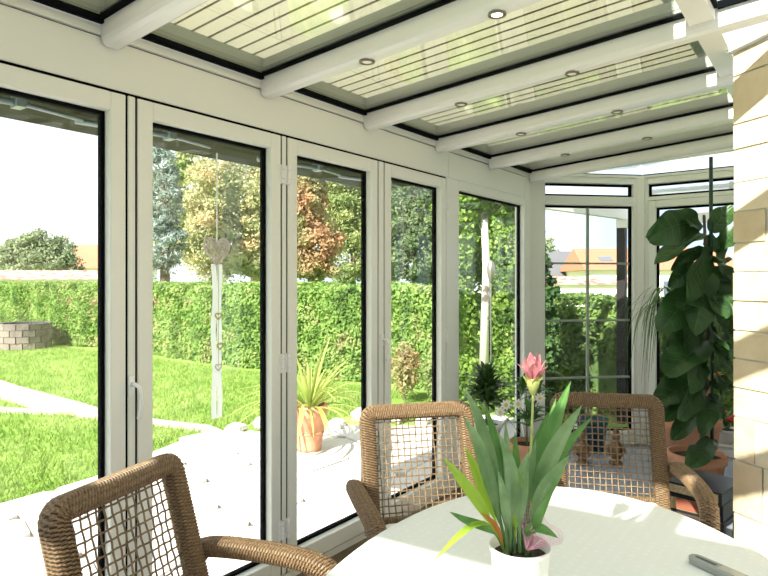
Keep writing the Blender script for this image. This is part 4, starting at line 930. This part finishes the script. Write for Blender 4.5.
for px, d, lab in ((405, 8.0, 'small shrub with rusty leaves at the foot of the hedge, left one'), (436, 7.7, 'small shrub with rusty leaves at the foot of the hedge, right one')):
    e = thing('rusty_shrub', lab, 'shrub', base(px, d), 0, 'shrubs before the hedge'); o = np.array(e.location)
    P, dd = in_ellipsoids(1600, [(o[0], o[1], .35, .22, .22, .38)], .2); quads('foliage', leaf_cards(P - o, .06, .5, dd * .4), 'autumn_leaf' if px == 405 else 'yellow_green', e)
    MB().tube([(0,0,-.02),(0,0,.5)], .012, 6).build('stem', 'bark', e)
for px, d, lab in ((464, 7.3, 'low green shrub left of the pale birch foot'), (508, 7.3, 'low green shrub right of the pale birch foot')):
    e = thing('low_shrub', lab, 'shrub', base(px, d), 0, 'low shrubs by the birch'); o = np.array(e.location)
    P, dd = in_ellipsoids(3000, [(o[0], o[1], .2, .23, .23, .42)], .3); quads('foliage', leaf_cards(P - o, .07, .5, dd * .6), 'ivy', e)
    MB().tube([(0,0,-.02),(0,0,.3)], .012, 6).build('stem', 'bark', e)
# metal bud-shaped ornament on a stalk
og = thing('garden_ornament', 'metal bud-shaped ornament on a tall stalk before the birch', 'ornament', base(491, 8.0)); OB = base(491, 8.0); tp = at(491, 272, 8.0) - OB
MB().tube([(0,0,-.0), tp - Vector((0,0,.1))], .010, 6).build('stalk', 'ornament_steel', og); MB().lathe([(0,-.16),(.02,-.13),(.05,-.02),(.055,.06),(.035,.13),(0,.16)], 14).build('bud', 'ornament_steel', og, True, tp)

# terracotta pot with yucca on the patio
YG = gnd(309, 5.42); YO = Vector((YG.x, YG.y, 0.003)); yp = thing('potted_yucca', 'spiky yellow-green yucca in a terracotta pot on the patio', 'plant', YO)
MB().lathe([(0, 0), (.105, 0), (.112, .03), (.150, .30), (.160, .305), (.166, .40), (.150, .402), (.142, .33), (0, .33)], 36).build('pot', 'terracotta', yp, True)
MB().lathe([(.1305,.150),(.1365,.155),(.1365,.165),(.1335,.170)], 36).build('pot_band', 'terracotta', yp, True)
MB().lathe([(0,.332),(.141,.331),(.142,.345),(0,.35)], 20).build('soil', 'soil', yp)
for k in range(84):
    a = random.uniform(0, 2*math.pi); elv = random.uniform(.05, 1.25); ln = random.uniform(.50, .85); d = Vector((math.cos(a)*math.cos(elv), math.sin(a)*math.cos(elv), math.sin(elv)))
    c = Vector((0,0,.37)) + Vector((math.cos(a), math.sin(a), 0))*.02; leaf(yp, 'leaf', 'palm_leaf', [c, c + d*ln*.55, c + d*ln - Vector((0,0,ln*.40*math.cos(elv)))], .015, Vector((0,0,1)) + d*.1, lance, 7, 1, .3)
# rockery stones at the edge of the patio
def rock(px, d, r, lab, sq=.65):
    b = base(px, d); v, f = [], []; n1, n2 = 9, 7; sd_ = random.uniform(0, 9)
    for j in range(n2 + 1):
        th = math.pi * j / n2
        for i in range(n1):
            a = 2*math.pi*i/n1; q = r * (1 + .22*math.sin(3*a + sd_ + 2*th) + .12*math.sin(5*a - sd_)); v.append((q*math.sin(th)*math.cos(a), q*math.sin(th)*math.sin(a), r*sq*(1 - math.cos(th)) - r*sq*.25))
    for j in range(n2):
        for i in range(n1): f.append((j*n1+i, j*n1+(i+1)%n1, (j+1)*n1+(i+1)%n1, (j+1)*n1+i))
    o = MB().add(v, [q[::-1] for q in f]).build('rock', 'rock'); o.location = b; tag(o, lab, 'rock', 'rockery stones')
for a in ((236, 6.3, .12, 'pale rockery stone at the lawn edge, first left of the door stile'), (251, 6.05, .10, 'pale rockery stone just left of the second door stile'), (264, 6.6, .12, 'rockery stone half hidden by the second door stile'), (338, 6.5, .12, 'pale rockery stone right behind the terracotta yucca pot'), (353, 6.3, .10, 'pale rockery stone before the third door stile'), (362, 7.0, .13, 'pale rockery stone touching the third door stile'), (396, 6.9, .13, 'rockery stone seen through the fourth door pane'), (424, 6.7, .10, 'small rockery stone right in the fourth door pane')): rock(*a)

# grass blades
n = 90000
gx = rng.uniform(0, 1, n) ** 1.7 * -12.0 - 4.3; gy = rng.uniform(-1.5, 7.2, n)
ok = np.array([(x < edge_x(y) - 0.02) for x, y in zip(gx, gy)])
def pathdist(x, y, pc, wd):
    px_ = np.array([[p.x, p.y] for p in pc])
    best = np.full(len(x), 9.0)
    for (a, wa), (b, wb) in zip(zip(px_, wd), zip(px_[1:], wd[1:])):
        d = b - a; t = np.clip(((x - a[0]) * d[0] + (y - a[1]) * d[1]) / (d @ d), 0, 1)
        best = np.minimum(best, np.hypot(x - a[0] - t * d[0], y - a[1] - t * d[1]) - (wa + (wb - wa) * t))
    return best
for r_ in [o for o in bpy.data.objects if o.name.split('.')[0] in ('rock', 'rusty_shrub')]:
    ok &= np.hypot(gx - r_.location.x, gy - r_.location.y) > .28
ok &= (pathdist(gx, gy, pc, wd) > 0) & (pathdist(gx, gy, pc2, wd2) > 0) & (np.hypot(gx + 15.6, gy - 6.53) > .7)
gx, gy = gx[ok], gy[ok]; n = len(gx)
an = rng.uniform(0, 2 * math.pi, n); hh = rng.uniform(.035, .075, n); bw = 0.007
B0 = np.stack([gx - np.cos(an) * bw, gy - np.sin(an) * bw, np.full(n, -0.10)], 1); B1 = np.stack([gx + np.cos(an) * bw, gy + np.sin(an) * bw, np.full(n, -0.10)], 1)
T0 = np.stack([gx + rng.normal(0, .03, n), gy + rng.normal(0, .03, n), -0.10 + hh], 1)
g = quads('grass', np.stack([B0, B1, T0], 1), 'grass_blade', None, 3); stuff(g); tag(g, 'short green grass blades of the lawn', 'grass')

# round stone well by the hedge
WG = base(24, 14.6); wl_ = thing('garden_well', 'round stone well on the lawn in front of the hedge', 'well', WG)
wm = MB().lathe([(.50, .0), (.52, .01), (.54, .60), (.44, .60), (.42, .1), (0, .1)], 32).build('shaft', 'well_inside', wl_)
for j in range(4):
    for i in range(14):
        a0 = 2*math.pi*(i + .5*(j % 2))/14 + .02; a1 = 2*math.pi*(i + 1 + .5*(j % 2))/14 - .02; z0, z1 = .01 + j*.15, .15 + j*.15; r0, r1 = .545, .60 + random.uniform(-.012, .012)
        MB().hexa([(r0*math.cos(a0), r0*math.sin(a0), z0), (r1*math.cos(a0), r1*math.sin(a0), z0), (r1*math.cos(a1), r1*math.sin(a1), z0), (r0*math.cos(a1), r0*math.sin(a1), z0), (r0*math.cos(a0), r0*math.sin(a0), z1), (r1*math.cos(a0), r1*math.sin(a0), z1), (r1*math.cos(a1), r1*math.sin(a1), z1), (r0*math.cos(a1), r0*math.sin(a1), z1)]).build('stone', 'well_stone', wl_)

# ------------------------------------------------------------------ neighbouring buildings
def house(name, lab, px, d, w_, dp, h, rh, wallm, roofm, rot, wins, over=.4):
    b = base(px, d); e = thing(name, lab, 'building', b, rot)
    MB().box((-w_/2, 0, 0), (w_/2, dp, h)).build('wall', wallm, e)
    rf = MB().add([(-w_/2-over, -over, h), (w_/2+over, -over, h), (w_/2+over, dp+over, h), (-w_/2-over, dp+over, h), (-w_/2-over*.5, dp/2, h+rh), (w_/2+over*.5, dp/2, h+rh)], [(0,1,5,4), (2,3,4,5), (0,4,3), (1,2,5), (0,3,2,1)]).build('roof', roofm, e)
    for (x, z, ww, hh2) in wins:
        wn = MB().box((x-ww/2-.08, -.06, z-.08), (x+ww/2+.08, .02, z+hh2+.08)).build('window', 'house_wall', e); MB().box((x-ww/2, -.09, z), (x+ww/2, -.05, z+hh2)).build('pane', 'house_glass', wn)
    return e, rf
house('neighbour_garage', 'long low building with a reddish tiled roof behind the hedge at left', 30, 30, 8.4, 4, 1.68, .48, 'house_wall', 'roof_red', YAW, [(-2, .6, .8, .7), (1.5, .6, .8, .7)], .3)
house('distant_house', 'distant house with an orange roof peeking beside the first door stile', 97, 62, 7, 7, 2.9, 2.6, 'house_wall', 'roof_orange', YAW, [(-1.5, 1, 1, 1.2)])
e, rf = house('white_house', 'white house with an orange roof and skylight beyond the bay window', 664, 38, 9, 8, 2.3, 1.55, 'house_wall', 'roof_orange', YAW - .1, [(-3.6, .5, .7, 1.2), (-2.2, .7, .9, .9), (.4, .7, .9, .9)])
sk = MB().hexa([(-3.5, 1.3, 2.80), (-2.7, 1.3, 2.80), (-2.7, 2.1, 3.10), (-3.5, 2.1, 3.10), (-3.5, 1.27, 2.92), (-2.7, 1.27, 2.92), (-2.7, 2.07, 3.22), (-3.5, 2.07, 3.22)]).build('skylight', 'house_glass', e)
house('grey_roof_house', 'small house with a grey roof left of the orange-roofed white house', 556, 46, 8, 6, 2.0, 2.0, 'house_wall', 'roof_slate', YAW + .2, [(0, .6, 1, 1)])
house('white_garage', 'low white wall-like garage behind the hedge outside the bay window', 575, 26, 5.5, 3, 1.45, .35, 'house_wall', 'roof_red', YAW, [(1.0, .3, .7, .6)], .2)
tree('distant_shrub_tree', 'distant pale green tree by the grey roof', base(560, 60), [el(556, 262, 60, 12, 14), el(572, 268, 60, 14, 10), el(548, 255, 60, 8, 22)], 3000, .30, 'far_tree', .15, 2)

# covered terrace outside the bay: white canopy on dark posts
c0, c1 = at(546, 209, 5.90), at(620, 222, 6.85); c1.z = c0.z; dv = (c1 - c0).normalized(); nn = Vector((dv.y, -dv.x, 0))
cn = thing('terrace_canopy', 'white terrace canopy on a dark post outside the bay window', 'canopy', (c1.x, c1.y, -.1)); O2 = Vector((c1.x, c1.y, -.1))
q0 = c0 - dv * .1; W2 = 4.2; ln = (c1 - q0).length + .1
for i in range(6):
    a = q0 + nn * (W2 * i / 6 + .03); b = q0 + nn * (W2 * (i + 1) / 6 - .03); rise = .04 * i; k0 = max(0, (6.12 - a.y) / dv.y)
    if i == 0: k0 = .42
    v = [a + dv*k0, a + dv*ln, b + dv*ln, b + dv*max(k0, (6.12 - b.y) / dv.y)]; MB().hexa([p + Vector((0,0,rise + .10)) - O2 for p in v] + [p + Vector((0,0,rise + .125)) - O2 for p in v]).build('roof_panel', 'canopy_white', cn)
for i in range(7):
    a = q0 + nn * (W2 * i / 6); rise = .04 * i; s_ = nn * .035
    k0 = max(0, (6.12 - a.y) / dv.y) if i else 0
    v = [a + dv*k0 - s_, a + dv*ln - s_, a + dv*ln + s_, a + dv*k0 + s_]; MB().hexa([p + Vector((0,0,rise)) - O2 for p in v] + [p + Vector((0,0,rise + .10)) - O2 for p in v]).build('rafter', 'house_wall', cn)
v = [c1 - nn*.05, c1 + dv*.08 - nn*.05, c1 + dv*.08 + nn*W2, c1 + nn*W2]
MB().hexa([p + Vector((0,0,-.10)) - O2 for p in v] + [p + Vector((0,0,-.002)) - O2 for p in v]).build('front_beam', 'house_wall', cn)
for s_ in (0.0, W2 - .15):
    p = c1 + dv*.04 + nn*s_ - O2; MB().box((p.x-.045, p.y-.045, 0.0), (p.x+.045, p.y+.045, c1.z - .10 - O2.z)).build('post', 'post_dark', cn)
